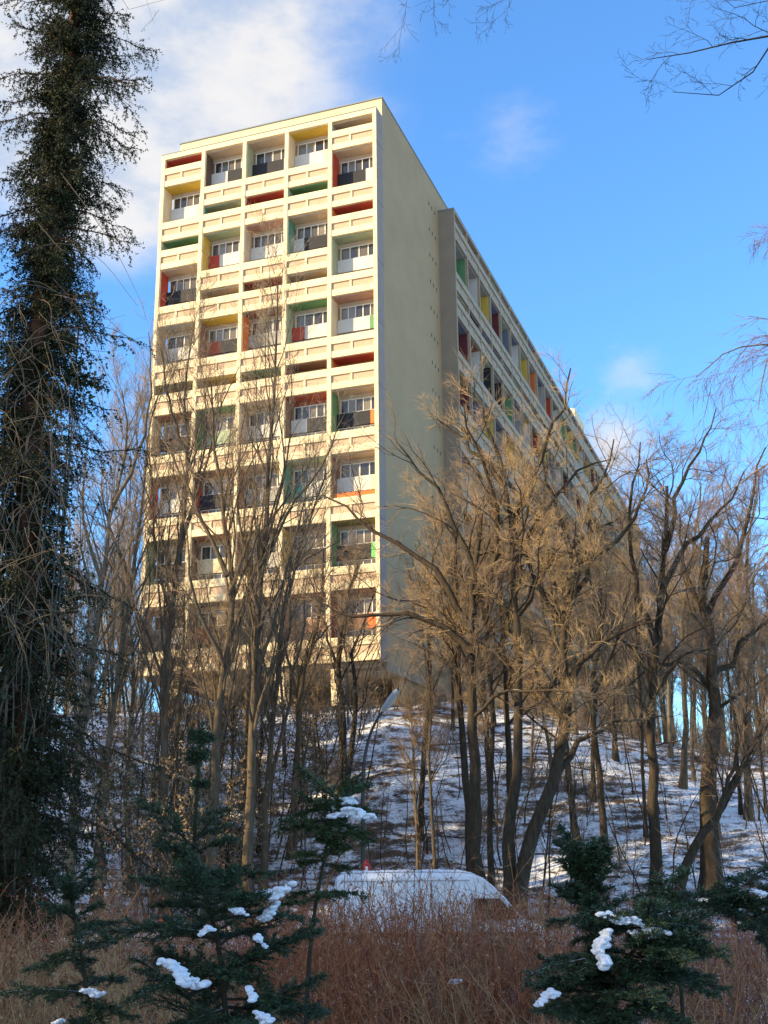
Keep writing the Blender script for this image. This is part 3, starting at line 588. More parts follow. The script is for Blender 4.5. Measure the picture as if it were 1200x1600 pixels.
def shrub_mesh(seed, H):
    r_ = np.random.RandomState(seed); n = 16; P = grow(r_.normal(size=(n, 3)) * [0.25, 0.25, 0], np.c_[r_.normal(size=(n, 2)) * 0.45, np.ones(n)], H * r_.uniform(0.5, 1, n), 7, 0.14, (0, 0, 0.02), r_)
    Rr = np.linspace(0.016, 0.008, 7)[None].repeat(n, 0); m = MB(); m.tubes(P, Rr, 4); B, RB = spawn(P, Rr, 8, 0.2, 1, 0.7, 0.38, 0.3, 4, 0.18, (0, 0, 0.03), r_, 0.8, 0.008, 0.004); m.tubes(B, RB, 3)
    C, RC = spawn(B, RB, 5, 0.2, 1, 0.8, 0.5, 0.3, 2, 0.2, (0, 0, 0), r_, 0.8, 0.007, 0.003, lmin=0.15); m.cones(C, RC); return m.mesh('bare_shrub', M_TWIG, True)
SHR = [shrub_mesh(350 + i, h) for i, h in enumerate((1.6, 2.2, 2.8))]
rs_ = np.random.RandomState(16)
for i in range(120):
    D = rs_.uniform(51, 90) if i % 2 else rs_.uniform(76, 92); px = rs_.uniform(40, 1230); b = at(px, 1300, D); a = (b[0] - BX) * E1[0] + (b[1] - BY) * E1[1]; bb = (b[0] - BX) * E2[0] + (b[1] - BY) * E2[1]
    if -2 < a < 22 and bb > -5: continue
    b[2] = zground(b) - 0.05; o = link('bare_shrub', SHR[i % 3]); o.location = b; s_ = rs_.uniform(0.7, 1.2); o.scale = (s_, s_, s_); o.rotation_euler = (0, 0, rs_.uniform(0, 6.28)); tag(o, 'low bare brown shrub growing out of the snow on the slope', 'shrub', 'bare shrubs on the slope')
# hornbeams that keep their dry pale leaves, in the undergrowth at the left
M_DRY = mat('dry_beige_leaves', (0.42, 0.32, 0.20), 0.9, col2=(0.22, 0.15, 0.09), island=True, spec=0.1)
def leafy_mesh(seed, H):
    r_ = np.random.RandomState(seed); n = 4
    P = grow(r_.normal(size=(n, 3)) * [0.25, 0.25, 0], np.c_[r_.normal(size=(n, 2)) * 0.22, np.ones(n)], H * r_.uniform(0.7, 1, n), 9, 0.10, (0, 0, 0.08), r_)
    Rr = 0.05 * (1 - 0.8 * np.linspace(0, 1, 9))[None].repeat(n, 0) + 0.006; m = MB(); m.tubes(P, Rr, 6)
    B, RB = spawn(P, Rr, 16, 0.15, 1, 0.8, 0.30, 0.5, 6, 0.15, (0, 0, 0.03), r_, 0.6, 0.006, 0.008); m.tubes(B, RB, 3)
    C, RC = spawn(B, RB, 7, 0.1, 1, 0.8, 0.45, 0.3, 4, 0.18, (0, 0, -0.02), r_, 0.7, 0.005, 0.006, lmin=0.3); m.tubes(C, RC, 3)
    idx = np.repeat(np.arange(len(C)), 12); p, t, _ = sample(C, RC, idx, r_.rand(len(idx))); keep = r_.rand(len(idx)) < 0.8; p = p[keep]
    u = unit(r_.normal(size=p.shape) + [0, 0, -0.9]) * r_.uniform(0.07, 0.13, (len(p), 1)); w = unit(np.cross(u, r_.normal(size=p.shape))) * r_.uniform(0.02, 0.042, (len(p), 1))
    l = MB(); l.cards(p, u, w); return m.mesh('stems', M_BARK, True), l.mesh('leaves', M_DRY)
HB = [leafy_mesh(400 + i, h) for i, h in enumerate((7.5, 9.5, 8.5))]
hb = [(232, 55, 1), (275, 58, 0), (310, 56, 2), (350, 60, 1), (248, 63, 2), (385, 59, 0), (290, 66, 1), (420, 62, 2), (470, 64, 0), (205, 60, 2), (330, 70, 0), (510, 66, 2)]
for j, (px, D, k) in enumerate(sorted(hb)):
    b = at(px, 1300, D); b[2] = zground(b) - 0.1; e = empty('hornbeam', b, rng.uniform(0, 6.28)); s = rng.uniform(0.85, 1.15); e.scale = (s, s, s)
    link('stems', HB[k][0], e); tag(link('leaves', HB[k][1], e), kind='stuff'); tag(e, '%s hornbeam from the big spruce, keeping its dry beige leaves' % ORD[j], 'tree', 'leaf-keeping hornbeams at left')

# ------------------------------------------------------------------ conifers
M_NEEDLE = mat('spruce_needles', (0.013, 0.021, 0.008), 0.7, col2=(0.052, 0.058, 0.020), island=True, spec=0.25)
M_FIR = mat('fir_needles', (0.032, 0.062, 0.030), 0.55, col2=(0.074, 0.112, 0.050), island=True, spec=0.3)
M_YEW = mat('yew_needles', (0.038, 0.074, 0.026), 0.5, col2=(0.085, 0.125, 0.040), island=True, spec=0.3)
M_IVY = mat('ivy_leaves', (0.020, 0.040, 0.014), 0.4, col2=(0.035, 0.055, 0.018), island=True, spec=0.4)
M_SBARK = bark_mat('red_brown_spruce_bark', (0.06, 0.03, 0.018), (0.15, 0.07, 0.04), 0, 9)
M_DEAD = mat('dead_grey_stems', (0.15, 0.125, 0.095), 0.9, 0.4, 2, spec=0.1)
M_FSNOW = mat('fresh_snow', (0.88, 0.89, 0.92), 0.6, 0.05, 20, 0.4, 60, spec=0.3)
def needles_round(mb, P, per_m, nl, nw, rng, lean=0.6):
    """needles standing round every shoot"""
    L = np.linalg.norm(np.diff(P, axis=1), axis=2).sum(1); n = np.maximum((L * per_m).astype(int), 3); idx = np.repeat(np.arange(len(P)), n)
    p, t, _ = sample(P, np.zeros(P.shape[:2]), idx, rng.rand(len(idx)) ** 0.9)
    q = unit(np.cross(t, rng.normal(size=t.shape))); u = unit(q + t * lean) * (nl * rng.uniform(0.7, 1.15, (len(p), 1)))
    mb.spikes(p, u, unit(np.cross(u, rng.normal(size=u.shape))) * nw)
def needles_flat(mb, P, per_m, nl, nw, rng, up=0.25):
    """needles in two ranks, as on fir and yew sprays"""
    L = np.linalg.norm(np.diff(P, axis=1), axis=2).sum(1); n = np.maximum((L * per_m).astype(int), 4); idx = np.repeat(np.arange(len(P)), n)
    tt = rng.rand(len(idx)); p, t, _ = sample(P, np.zeros(P.shape[:2]), idx, tt)
    side = unit(np.cross(t, np.array([0, 0, 1.0]) + 0.25 * rng.normal(size=t.shape))) * rng.choice([-1, 1], (len(p), 1))
    u = unit(side + t * rng.uniform(0.3, 0.9, (len(p), 1)) + np.array([0, 0, 1]) * rng.normal(up, 0.3, (len(p), 1))) * (nl * rng.uniform(0.75, 1.15, (len(p), 1)) * (1.1 - 0.5 * tt[:, None]))
    w = unit(np.cross(u, rng.normal(size=u.shape) * 0.5 + [0, 0, 1])) * nw
    mb.cards(p, u, w)
def spruce(name, base, H, lenf, seed, label, z_lo=0.6):
    rng = np.random.RandomState(seed); e = empty(name, base)
    tr = MB(); z = np.linspace(0, H, 24); T = np.c_[0.08 * np.sin(z * 0.5), 0.05 * np.cos(z * 0.4), z][None]; tr.tubes(T, (0.24 * (1 - 0.85 * z / H) + 0.02)[None], 10); tr.build('trunk', M_SBARK, e, True)
    zs = np.arange(z_lo, H - 0.2, 0.21); zs = np.repeat(zs, 9) + rng.uniform(-0.12, 0.12, len(zs) * 9); n = len(zs)
    az = rng.uniform(0, 2 * math.pi, n); L = np.array([lenf(a) for a in zs]) * rng.choice([0.42, 0.5, 0.6, 0.75, 0.9, 1.0, 1.1, 1.8], n) * rng.uniform(0.75, 1.2, n)
    K = 9; q = np.linspace(0, 1, K)[None]; rad = L[:, None] * q; dz = L[:, None] * (0.10 * q - rng.uniform(0.5, 0.95, (n, 1)) * q ** 2 + rng.uniform(0.3, 0.62, (n, 1)) * q ** 3)
    B = np.stack([np.cos(az)[:, None] * rad, np.sin(az)[:, None] * rad, zs[:, None] + dz], -1); B[:, :, 0] += (0.08 * np.sin(zs * 0.5))[:, None]
    B[:, 1:] += rng.normal(size=(n, K - 1, 3)) * 0.02
    RB = (0.005 + 0.008 * L)[:, None] * np.linspace(1, 0.3, K)[None]; br = MB(); br.tubes(B, RB, 4)
    C, RC = spawn(B, RB, 21, 0.05, 1.0, 0.85, 0.34, 0.45, 3, 0.08, (0, 0, -0.30), rng, 0.6, 0.004, 0.004, -0.45, lmin=0.24); br.cones(C, RC)
    D, RD = spawn(C, RC, 2, 0.2, 1.0, 0.6, 0.55, 0.3, 3, 0.08, (0, 0, -0.05), rng, 0.7, 0.004, 0.003, lmin=0.11)
    br.build('branches', M_SBARK, e, True)
    nd = MB(); needles_round(nd, C, 60, 0.046, 0.0098, rng); needles_round(nd, D, 60, 0.043, 0.0098, rng); needles_round(nd, B, 75, 0.048, 0.0098, rng)
    tag(nd.build('needles', M_NEEDLE, e), kind='stuff'); return tag(e, label, 'tree')
sb = at(4, 1362, 17.0); sb[2] = zground(sb) - 0.1
def slen(z): return float(np.interp(z, [0, 2.5, 4.4, 6, 9, 11, 13, 16, 17.5, 19.6], [1.0, 1.1, 1.2, 0.88, 0.78, 0.76, 0.68, 0.72, 0.62, 0.2]))
spruce('spruce_tree', sb, 19.5, slen, 31, 'tall shaggy dark spruce filling the left edge of the frame')
# ivy and bare creeper stems on the spruce
rng = np.random.RandomState(41); e = empty('ivy', (sb[0], sb[1], sb[2])); n = 26
P = grow(np.c_[rng.normal(size=(n, 2)) * 0.26, rng.uniform(0, 2, n)], np.c_[rng.normal(size=(n, 2)) * 0.1, np.ones(n)], rng.uniform(5, 9.5, n), 14, 0.12, (0, 0, 0.12), rng)
P[:, :, :2] = unit(P[:, :, :2]) * np.clip(np.linalg.norm(P[:, :, :2], axis=2, keepdims=True), 0.22, 0.5); RP = np.full((n, 14), 0.012); m = MB(); m.tubes(P, RP, 4)
Q, RQ = spawn(P, RP, 10, 0.2, 1, 1.2, 0.075, 0, 4, 0.2, (0, 0, 0.0), rng, 0.6, 0.005, 0.004); m.tubes(Q, RQ, 3); m.build('stem', M_DEAD, e, True)
x = at(150, 585, 16.8) - sb; Q2 = grow(np.repeat(x[None] - [0.35, 0, 0.05], 30, 0) + rng.normal(size=(30, 3)) * 0.08, np.array([[1, 0, 0.1]]) + rng.normal(size=(30, 3)) * 0.5, rng.uniform(0.2, 0.6, 30), 4, 0.2, (0, 0, -0.05), rng)
ix = np.repeat(np.arange(len(Q)), 9); p, t, _ = sample(Q, RQ, ix, rng.rand(len(ix))); ix2 = np.repeat(np.arange(30), 14); p2, _, _ = sample(Q2, np.zeros((30, 4)), ix2, rng.rand(len(ix2)))
p = np.concatenate([p + rng.normal(size=p.shape) * 0.05, p2]); u = unit(rng.normal(size=p.shape) * 0.6 + [0, 0, -0.8]) * rng.uniform(0.05, 0.085, (len(p), 1)); w = unit(np.cross(u, rng.normal(size=p.shape))) * rng.uniform(0.02, 0.034, (len(p), 1))
l = MB(); l.cards(p, u, w); tag(l.build('leaves', M_IVY, e), kind='stuff'); tag(e, 'dark green ivy climbing the trunk of the big spruce', 'ivy')
n = 150; st = np.array([at(rng.uniform(-20, 110), rng.uniform(430, 980), 15.9 + rng.uniform(-0.5, 0.5)) for _ in range(n)])
P = grow(st, rng.normal(size=(n, 3)) * [0.9, 0.5, 0.3] + [0.2, 0, -0.3], rng.uniform(0.7, 2.6, n), 12, 0.16, (0, 0, -0.13), rng); m = MB(); RP = np.linspace(0.0065, 0.003, 12)[None].repeat(n, 0); m.tubes(P - sb, RP, 3)
Q, RQ = spawn(P - sb, RP, 4, 0.2, 1, 0.8, 0.3, 0.3, 6, 0.2, (0, 0, -0.08), rng, 0.7, 0.003, 0.002); m.tubes(Q, RQ, 3)
for a in ([(95, 270), (140, 330), (180, 390), (222, 475)], [(20, 400), (90, 380), (150, 400), (215, 478)], [(60, 520), (120, 480), (160, 455)], [(30, 655), (80, 640), (110, 600), (140, 560)], [(60, 350), (110, 395), (170, 330), (186, 305)]):
    m.tubes(resample(np.array([at(*q, 15.6) for q in a]) - sb, 12)[None], np.linspace(0.008, 0.003, 12)[None], 3)
e = empty('creeper', sb); tag(m.build('stems', M_DEAD, e, True), kind='stuff'); tag(e, 'tangle of thin bare grey creeper stems hanging over the spruce', 'creeper')

def young_conifer(name, label, D, stem_px, tiers, seed, nm, nl=0.036, nw=0.0029, dens=380, droop=-0.03, lead=True, stem_r=0.022, bare=True, az_bias=None, up=0.22):
    """tiers: (photo row, how many branches, length, rise)"""
    rng = np.random.RandomState(seed); pts = np.array([at(x, y, D) for x, y in stem_px]); b = pts[0].copy(); b[2] = zground(b) - 0.05
    pts = np.concatenate([[b], pts]) - b; e = empty(name, b); S = resample(pts, 18)[None]; m = MB(); m.tubes(S, (stem_r * (1 - 0.75 * np.linspace(0, 1, 18)))[None], 7)
    nd = MB(); zs = S[0, :, 2]
    for (ty, n, L, rise) in tiers:
        z = at(stem_px[0][0], ty, D)[2] - b[2]; c = np.array([np.interp(z, zs, S[0, :, i]) for i in range(3)])
        az = np.arange(n) * 2 * math.pi / n + rng.uniform(0, 6.28) + rng.normal(size=n) * 0.25
        if az_bias is not None: az = az_bias + rng.normal(size=n) * 0.9
        d = np.c_[np.cos(az), np.sin(az), np.full(n, rise + 0.12) + rng.normal(size=n) * 0.26]; Ls = L * rng.uniform(0.55, 1.15, n)
        B = grow(np.repeat(c[None], n, 0) + rng.normal(size=(n, 3)) * [0, 0, 0.045], d, Ls, 8, 0.07, (0, 0, droop), rng); RB = (0.003 + 0.008 * Ls)[:, None] * np.linspace(1, 0.35, 8)[None]; m.tubes(B, RB, 5)
        k = max(7, int(L * 34)); idx = np.repeat(np.arange(n), k); t = 0.12 + 0.86 * (np.tile(np.arange(k), n) + rng.rand(n * k)) / k; p, tg, _ = sample(B, RB, idx, t)
        sd = unit(np.cross(tg, [0, 0, 1.0])) * np.where(np.tile(np.arange(k), n) % 2, 1, -1)[:, None]; dd = unit(sd * 0.85 + tg * 0.8 + rng.normal(size=p.shape) * 0.14)
        Lc = np.maximum(Ls[idx] * 0.48 * (1.05 - t) * rng.uniform(0.7, 1.25, len(t)), 0.045); C = grow(p, dd, Lc, 5, 0.06, (0, 0, droop), rng); m.tubes(C[:, ::2], np.full((len(C), 3), 0.0022), 3)
        D2, _ = spawn(C, np.full((len(C), 5), 0.003), 3, 0.25, 0.95, 0.7, 0.45, 0.3, 4, 0.06, (0, 0, droop), rng, 0.8, 0.0018, 0.001, lmin=0.035); m.cones(D2, np.full((len(D2), 4), 0.0022))
        needles_flat(nd, B[:, 2:], dens, nl, nw, rng, up); needles_flat(nd, C, dens, nl, nw, rng, up); needles_flat(nd, D2, dens, nl * 0.9, nw, rng, up)
    if lead: needles_round(nd, S[:, 12:], dens * 2.2, nl, nw, rng, 0.8)
    m.build('stem', M_BARKD, e, True); tag(nd.build('needles', nm, e), kind='stuff'); return tag(e, label, 'conifer', 'young conifers in the foreground')
young_conifer('young_fir', 'young dark fir with tall bare leader, centre left in the foreground', 6.0, [(352, 1600), (345, 1500), (322, 1400), (304, 1340), (308, 1240), (314, 1148)],
  [(1172, 5, 0.055, 2.6), (1215, 3, 0.04, 1.5), (1338, 7, 0.24, 0.45), (1378, 6, 0.40, 0.30), (1425, 6, 0.50, 0.15), (1470, 5, 0.56, 0.06), (1520, 6, 0.60, 0.0), (1575, 6, 0.62, -0.05), (1640, 6, 0.64, -0.05)], 51, M_FIR)
young_conifer('young_fir', 'low young fir at the bottom left corner, left of the taller one', 6.6, [(140, 1600), (128, 1500), (112, 1410), (108, 1370)],
  [(1398, 5, 0.14, 0.5), (1430, 5, 0.26, 0.3), (1480, 5, 0.34, 0.1), (1545, 5, 0.40, 0.0), (1610, 5, 0.42, 0)], 52, M_FIR)
young_conifer('young_yew', 'thin yew sapling carrying two snow pads above the van tail', 7.2, [(478, 1600), (488, 1450), (505, 1350), (520, 1280), (538, 1240)],
  [(1268, 7, 0.30, 0.10), (1295, 7, 0.36, 0.05), (1335, 5, 0.26, 0.05), (1395, 5, 0.24, 0.0), (1250, 3, 0.34, 0.25)], 53, M_YEW, 0.030, 0.0034, 420)
young_conifer('young_yew', 'upright bushy yew tuft rising behind the snowy right bush', 6.5, [(915, 1600), (925, 1500), (918, 1410), (912, 1370)],
  [(1372, 7, 0.22, 1.5), (1385, 8, 0.24, 1.0), (1410, 8, 0.20, 0.5), (1440, 7, 0.20, 0.3)], 57, M_FIR, 0.038, 0.0045, 330, 0.02)
young_conifer('young_yew', 'snow-dusted yew bush in the foreground at right', 5.8, [(950, 1600), (962, 1540), (985, 1490), (1022, 1455), (1060, 1440)],
  [(1445, 7, 0.26, 0.1), (1462, 8, 0.36, 0.1), (1480, 9, 0.42, 0.1), (1510, 9, 0.46, 0.0), (1545, 9, 0.46, -0.05), (1590, 9, 0.46, 0.0)], 54, M_FIR, 0.036, 0.0031, 380, -0.05)
young_conifer('young_yew', 'yew leaning in from the right frame edge with drooping tips', 6.4, [(1215, 1600), (1205, 1500), (1180, 1430), (1165, 1395)],
  [(1400, 6, 0.30, 0.2), (1425, 7, 0.36, 0.1), (1455, 6, 0.26, 0.0)], 55, M_FIR, 0.036, 0.0031, 380)
young_conifer('young_yew', 'feathery green yew tips between the right bush and the frame edge', 7.4, [(1068, 1600), (1060, 1500), (1050, 1430), (1045, 1385)],
  [(1395, 5, 0.22, 0.3), (1425, 6, 0.34, 0.12), (1460, 6, 0.36, 0.05), (1520, 6, 0.34, 0)], 56, M_YEW, 0.030, 0.0034, 420)

# snow pads lying on the conifers
def snow_pad(px, py, D, w, h, tilt, seed, label):
    """many small lumps along a branch, fused into one crust"""
    rng = np.random.RandomState(seed); c = at(px, py, D); mb = MB(); mpx = D / F_PX; Wm, Hm = w * mpx * 0.94, h * mpx; n = int(50 + w / h * 22)
    th, ph = np.linspace(0, math.pi, 5), np.linspace(0, 2 * math.pi, 7)[:-1]
    S = np.stack([np.sin(th)[:, None] * np.cos(ph)[None], np.sin(th)[:, None] * np.sin(ph)[None], np.repeat(np.cos(th)[:, None], 6, 1)], -1)
    k = np.arange(4)[:, None] * 6; j = np.arange(6)[None]; j2 = (j + 1) % 6; Fq = np.stack([k + j, k + 6 + j, k + 6 + j2, k + j2], -1).reshape(-1, 4)
    for i in range(n):
        f = rng.uniform(-0.5, 0.5) if i % 2 else np.clip(rng.normal() * 0.2, -0.5, 0.5); hh = Hm * (1 - 3.2 * f * f) * 0.5; bend = 0.2 * Hm * math.sin(f * 5 + seed)
        cc = np.array([f * Wm * math.cos(tilt), rng.normal() * Hm * 0.45, -f * Wm * math.sin(tilt) + bend + rng.uniform(-0.7, 0.7) * hh]); r = np.array([1.4, 1.3, 0.75]) * Hm * rng.choice([0.07, 0.10, 0.15, 0.22]) * rng.uniform(0.8, 1.2)
        mb.add((S * r + cc).reshape(-1, 3), Fq)
    o = mb.build('snow_pad', M_FSNOW, None, True, loc=[float(v) for v in c]); rm = o.modifiers.new('fuse', 'REMESH'); rm.mode = 'VOXEL'; rm.voxel_size = max(0.003, Hm * 0.05); rm.use_smooth_shade = True
    sm_ = o.modifiers.new('settle', 'SMOOTH'); sm_.iterations = 2; tag(o, label, 'snow', 'snow pads on the conifers')
for i, (px, py, D, w, h, tl, lb) in enumerate([
    (286, 1522, 5.55, 74, 28, 0.42, 'largest slanting white snow pad on the low front fir branch'), (432, 1392, 5.9, 56, 22, -0.25, 'snow pad on the right tip of the fir, level with the van'),
    (420, 1425, 5.9, 36, 20, -0.5, 'snow pad just under the one on the right fir tip'), (372, 1424, 5.7, 32, 12, 0.4, 'thin snow streak near the fir stem below the whorl'),
    (322, 1455, 5.6, 26, 14, -0.3, 'small snow pad left of the fir stem'), (406, 1470, 5.7, 24, 14, 0.6, 'small snow pad right of the fir stem at mid height'),
    (145, 1550, 6.3, 32, 14, 0.05, 'lone small snow pad at the lower left'), (393, 1553, 5.5, 18, 18, 0.8, 'round snow blob low on the fir right of its stem'),
    (412, 1590, 5.5, 30, 20, 0.6, 'snow pad cut by the bottom frame edge below the fir'), (92, 1597, 6.3, 18, 10, 0, 'snow crumb at the very bottom left'),
    (538, 1256, 7.1, 42, 18, -0.1, 'upper snow pad on the thin yew above the van'), (552, 1274, 7.0, 76, 20, 0.0, 'lower wide snow pad on the thin yew above the van'),
    (958, 1434, 5.6, 50, 18, 0.1, 'topmost snow pad on the right yew bush'), (940, 1470, 5.55, 50, 26, -1.0, 'upright snow patch on the left of the right yew bush'),
    (942, 1497, 5.5, 30, 26, 1.2, 'lower end of the snow patch on the right yew bush'), (1012, 1457, 5.6, 62, 18, 0.12, 'snow pad on the right arm of the right yew bush'),
    (992, 1440, 5.6, 34, 14, 0.5, 'snow pad between the top and right arm of the yew bush'), (856, 1558, 5.5, 38, 18, -0.45, 'lone snow pad at the lower left tip of the right yew bush'),
    (710, 1534, 9.0, 24, 9, -0.3, 'small snow crust caught in the brown thicket'), (1190, 1395, 6.1, 22, 10, 0, 'snow crumb on the yew at the right frame edge')]):
    snow_pad(px, py, D, w, h, tl, 500 + i, lb)

# ------------------------------------------------------------------ brown thicket
M_THK = mat('red_brown_stems', (0.15, 0.042, 0.024), 0.85, col2=(0.50, 0.235, 0.115), island=True, spec=0.15)
M_TLF = mat('withered_leaves', (0.22, 0.07, 0.035), 0.9, col2=(0.50, 0.27, 0.14), island=True, spec=0.1)
M_TAN = mat('tan_dry_stems', (0.50, 0.33, 0.16), 0.9, col2=(0.30, 0.16, 0.08), island=True, spec=0.15)
M_RED = mat('red_leaves', (0.42, 0.05, 0.03), 0.7, col2=(0.30, 0.09, 0.03), island=True, spec=0.2)
def thicket(name, n, pxr, Dr, Hr, seed, ms, ml, label, leaf=10, wander=0.12):
    rng = np.random.RandomState(seed); D = rng.uniform(*Dr, n); px = rng.uniform(*pxr, n); P0 = np.array([at(a, 1362, d) for a, d in zip(px, D)]); P0[:, 2] = ground(P0[:, 0], P0[:, 1]) - 0.02
    H = rng.uniform(*Hr, n) * (0.80 + 0.22 * vnoise(P0[:, 0] * 0.8 + 50, P0[:, 1] * 0.8) + 0.18 * vnoise(P0[:, 0] * 2.6 + 50, P0[:, 1] * 2.6)); P = grow(P0, np.c_[rng.normal(size=(n, 2)) * 0.22, np.ones(n)], H, 8, wander, (0, 0, 0.02), rng)
    RP = np.linspace(0.0055, 0.0025, 8)[None].repeat(n, 0); m = MB(); m.tubes(P, RP, 3)
    B, RB = spawn(P, RP, 7, 0.35, 1, 0.75, 0.26, 0.3, 3, 0.2, (0, 0, 0.02), rng, 0.8, 0.0026, 0.002, lmin=0.10); m.tubes(B, RB, 3)
    C, RC = spawn(B, RB, 4, 0.1, 1, 0.8, 0.45, 0.2, 2, 0.2, (0, 0, 0), rng, 0.9, 0.0022, 0.002, lmin=0.06); m.cones(C, RC)
    ix = rng.randint(0, len(B), n * leaf); p, t, _ = sample(B, RB, ix, rng.rand(len(ix))); u = unit(rng.normal(size=p.shape)) * rng.uniform(0.015, 0.04, (len(p), 1)); w = unit(np.cross(u, rng.normal(size=p.shape))) * rng.uniform(0.005, 0.012, (len(p), 1))
    m.cards(p, u, w, 1); tag(m.build(name, [ms, ml]), label, 'shrub', kind='stuff')
M_THK2 = mat('purple_brown_stems', (0.12, 0.045, 0.035), 0.85, col2=(0.40, 0.215, 0.15), island=True, spec=0.15); M_THK3 = mat('rust_stems', (0.22, 0.06, 0.03), 0.85, col2=(0.50, 0.20, 0.09), island=True, spec=0.15)
thicket('thicket', 700, (-60, 1260), (8.2, 15.5), (1.2, 1.5), 61, M_THK, M_TLF, 'dense red-brown bare thicket across the foreground')
thicket('thicket', 380, (380, 900), (8.4, 14), (1.28, 1.64), 66, M_THK3, M_TLF, 'rust-coloured thicket in the middle below the van', 12, 0.18)
thicket('thicket', 380, (640, 1260), (8.4, 14), (1.1, 1.5), 67, M_THK2, M_TLF, 'purple-brown thicket at right behind the snowy yew', 8, 0.16)
thicket('dry_stalks', 420, (-60, 300), (7.6, 12), (1.05, 1.4), 62, M_TAN, M_TAN, 'tan dry stalks tangled in the lower left thicket', 8, 0.2)
thicket('dry_stalks', 160, (560, 1250), (8.2, 10), (1.0, 1.3), 63, M_TAN, M_TLF, 'sparse tan dry stalks in the right part of the thicket', 6, 0.2)
thicket('thicket', 45, (430, 660), (9.5, 13), (1.6, 2.0), 64, M_THK, M_TLF, 'taller red-brown stems rising before the tail of the van', 3)
thicket('thicket', 30, (700, 900), (10, 13), (1.55, 1.8), 65, M_TAN, M_TLF, 'few taller stems rising before the nose of the van', 3)
def red_shrub(px, D, H, seed, label, n=9, leaf=40):
    rng = np.random.RandomState(seed); b = at(px, 1362, D); b[2] = zground(b) - 0.03; e = empty('red_shrub', b)
    P = grow(rng.normal(size=(n, 3)) * [0.12, 0.12, 0], np.c_[rng.normal(size=(n, 2)) * 0.3, np.ones(n)], H * rng.uniform(0.75, 1.05, n), 10, 0.14, (0, 0, -0.03), rng); RP = np.linspace(0.007, 0.003, 10)[None].repeat(n, 0); m = MB(); m.tubes(P, RP, 4)
    B, RB = spawn(P, RP, 8, 0.35, 1, 0.8, 0.26, 0.3, 5, 0.2, (0, 0, -0.03), rng, 0.8, 0.003, 0.002); m.tubes(B, RB, 3); m.build('stems', M_THK, e, True)
    ix = rng.randint(0, len(B), n * leaf); p, t, _ = sample(B, RB, ix, rng.rand(len(ix)) ** 0.6); u = unit(rng.normal(size=p.shape)) * rng.uniform(0.02, 0.05, (len(p), 1)); w = unit(np.cross(u, rng.normal(size=p.shape))) * rng.uniform(0.006, 0.012, (len(p), 1))
    l = MB(); l.cards(p, u, w); tag(l.build('leaves', M_RED, e), kind='stuff'); tag(e, label, 'shrub', 'red-leaved shrubs')
red_shrub(105, 10.5, 1.95, 71, 'arching shrub with orange-red leaves at the foot of the spruce', 10, 22)
red_shrub(165, 12.0, 1.85, 72, 'red-leaved shrub second from the left, between spruce and young fir', 8, 22)
red_shrub(30, 9.5, 1.7, 73, 'red-leaved shrub at the left frame edge', 9, 26)
red_shrub(540, 16.0, 2.0, 74, 'small shrub with bright red leaves under the snowy yew', 6, 18)
red_shrub(1165, 9.5, 1.55, 75, 'reddish shrub under the yew at the right edge', 9, 14)

# ------------------------------------------------------------------ white van
M_VAN = mat('white_van_paint', (0.80, 0.81, 0.83), 0.3, 0.06, 1.5, spec=0.5)
M_VGL = mat('van_glass', (0.008, 0.009, 0.011), 0.12, spec=0.18); M_RUB = mat('black_rubber', (0.02, 0.02, 0.02), 0.8, 0.3, 8)
M_RIM = mat('silver_rim', (0.35, 0.35, 0.36), 0.4); M_LAMPG = mat('clear_lamp', (0.6, 0.62, 0.65), 0.1, spec=0.6); M_REDL = mat('red_lamp', (0.4, 0.02, 0.02), 0.2)
van = empty('parked_van', (at(785, 1405, 40)[0] - 5.38, 40.0, RZ + 0.055)); tag(van, 'white high-roof van parked on the street behind the thicket', 'van')
prof = [(0.02, 0.42), (0.0, 1.0), (0.05, 2.1), (0.14, 2.5), (0.34, 2.60), (2.2, 2.63), (4.0, 2.61), (4.4, 2.56), (4.75, 2.42), (5.05, 2.18), (5.38, 1.86), (5.92, 1.24), (6.35, 1.08), (6.58, 0.92), (6.64, 0.6), (6.6, 0.36)]
def vw(z): return float(np.interp(z, [0.3, 0.9, 1.2, 2.0, 2.5, 2.64], [0.96, 0.99, 0.985, 0.93, 0.87, 0.74]))
N_ = len(prof); ws = [-1, -0.9, -0.5, 0, 0.5, 0.9, 1]
V = np.array([(x, w * vw(z) , z + (0.035 * (1 - w * w) if z > 2.4 else 0) - (0.02 if abs(w) == 1 and z > 2.4 else 0)) for x, z in prof for w in ws]); nw_ = len(ws)
F4 = [(i * nw_ + j, i * nw_ + j + 1, (i + 1) % N_ * nw_ + j + 1, (i + 1) % N_ * nw_ + j) for i in range(N_) for j in range(nw_ - 1)]
mb = MB(); mb.add(V, np.array(F4)); s1 = np.array([[i * nw_ for i in range(N_)]]); s2 = np.array([[i * nw_ + nw_ - 1 for i in range(N_)][::-1]]); mb.add(np.zeros((0, 3)), s1)
mb.F += [s1, s2]; mb.M += [np.zeros(1, np.int32)] * 2
body = mb.build('body', M_VAN, van); bv = body.modifiers.new('edge', 'BEVEL'); bv.width = 0.045; bv.segments = 3; bv.limit_method = 'ANGLE'; bv.angle_limit = R(40)
def van_patch(name, poly, m, off=0.012, sides=(-1, 1), thick=0.02):
    for sgn in sides:
        a = np.array([(x, sgn * (vw(z) + off), z) for x, z in poly]); b = np.array([(x, sgn * (vw(z) + off - thick), z) for x, z in poly]); n = len(poly); q = MB()
        q.add(np.concatenate([a, b]), np.array([(i, (i + 1) % n, n + (i + 1) % n, n + i) for i in range(n)])); q.F += [np.array([list(range(n))]), np.array([list(range(2 * n - 1, n - 1, -1))])]; q.M += [np.zeros(1, np.int32)] * 2
        q.build(name, m, van)
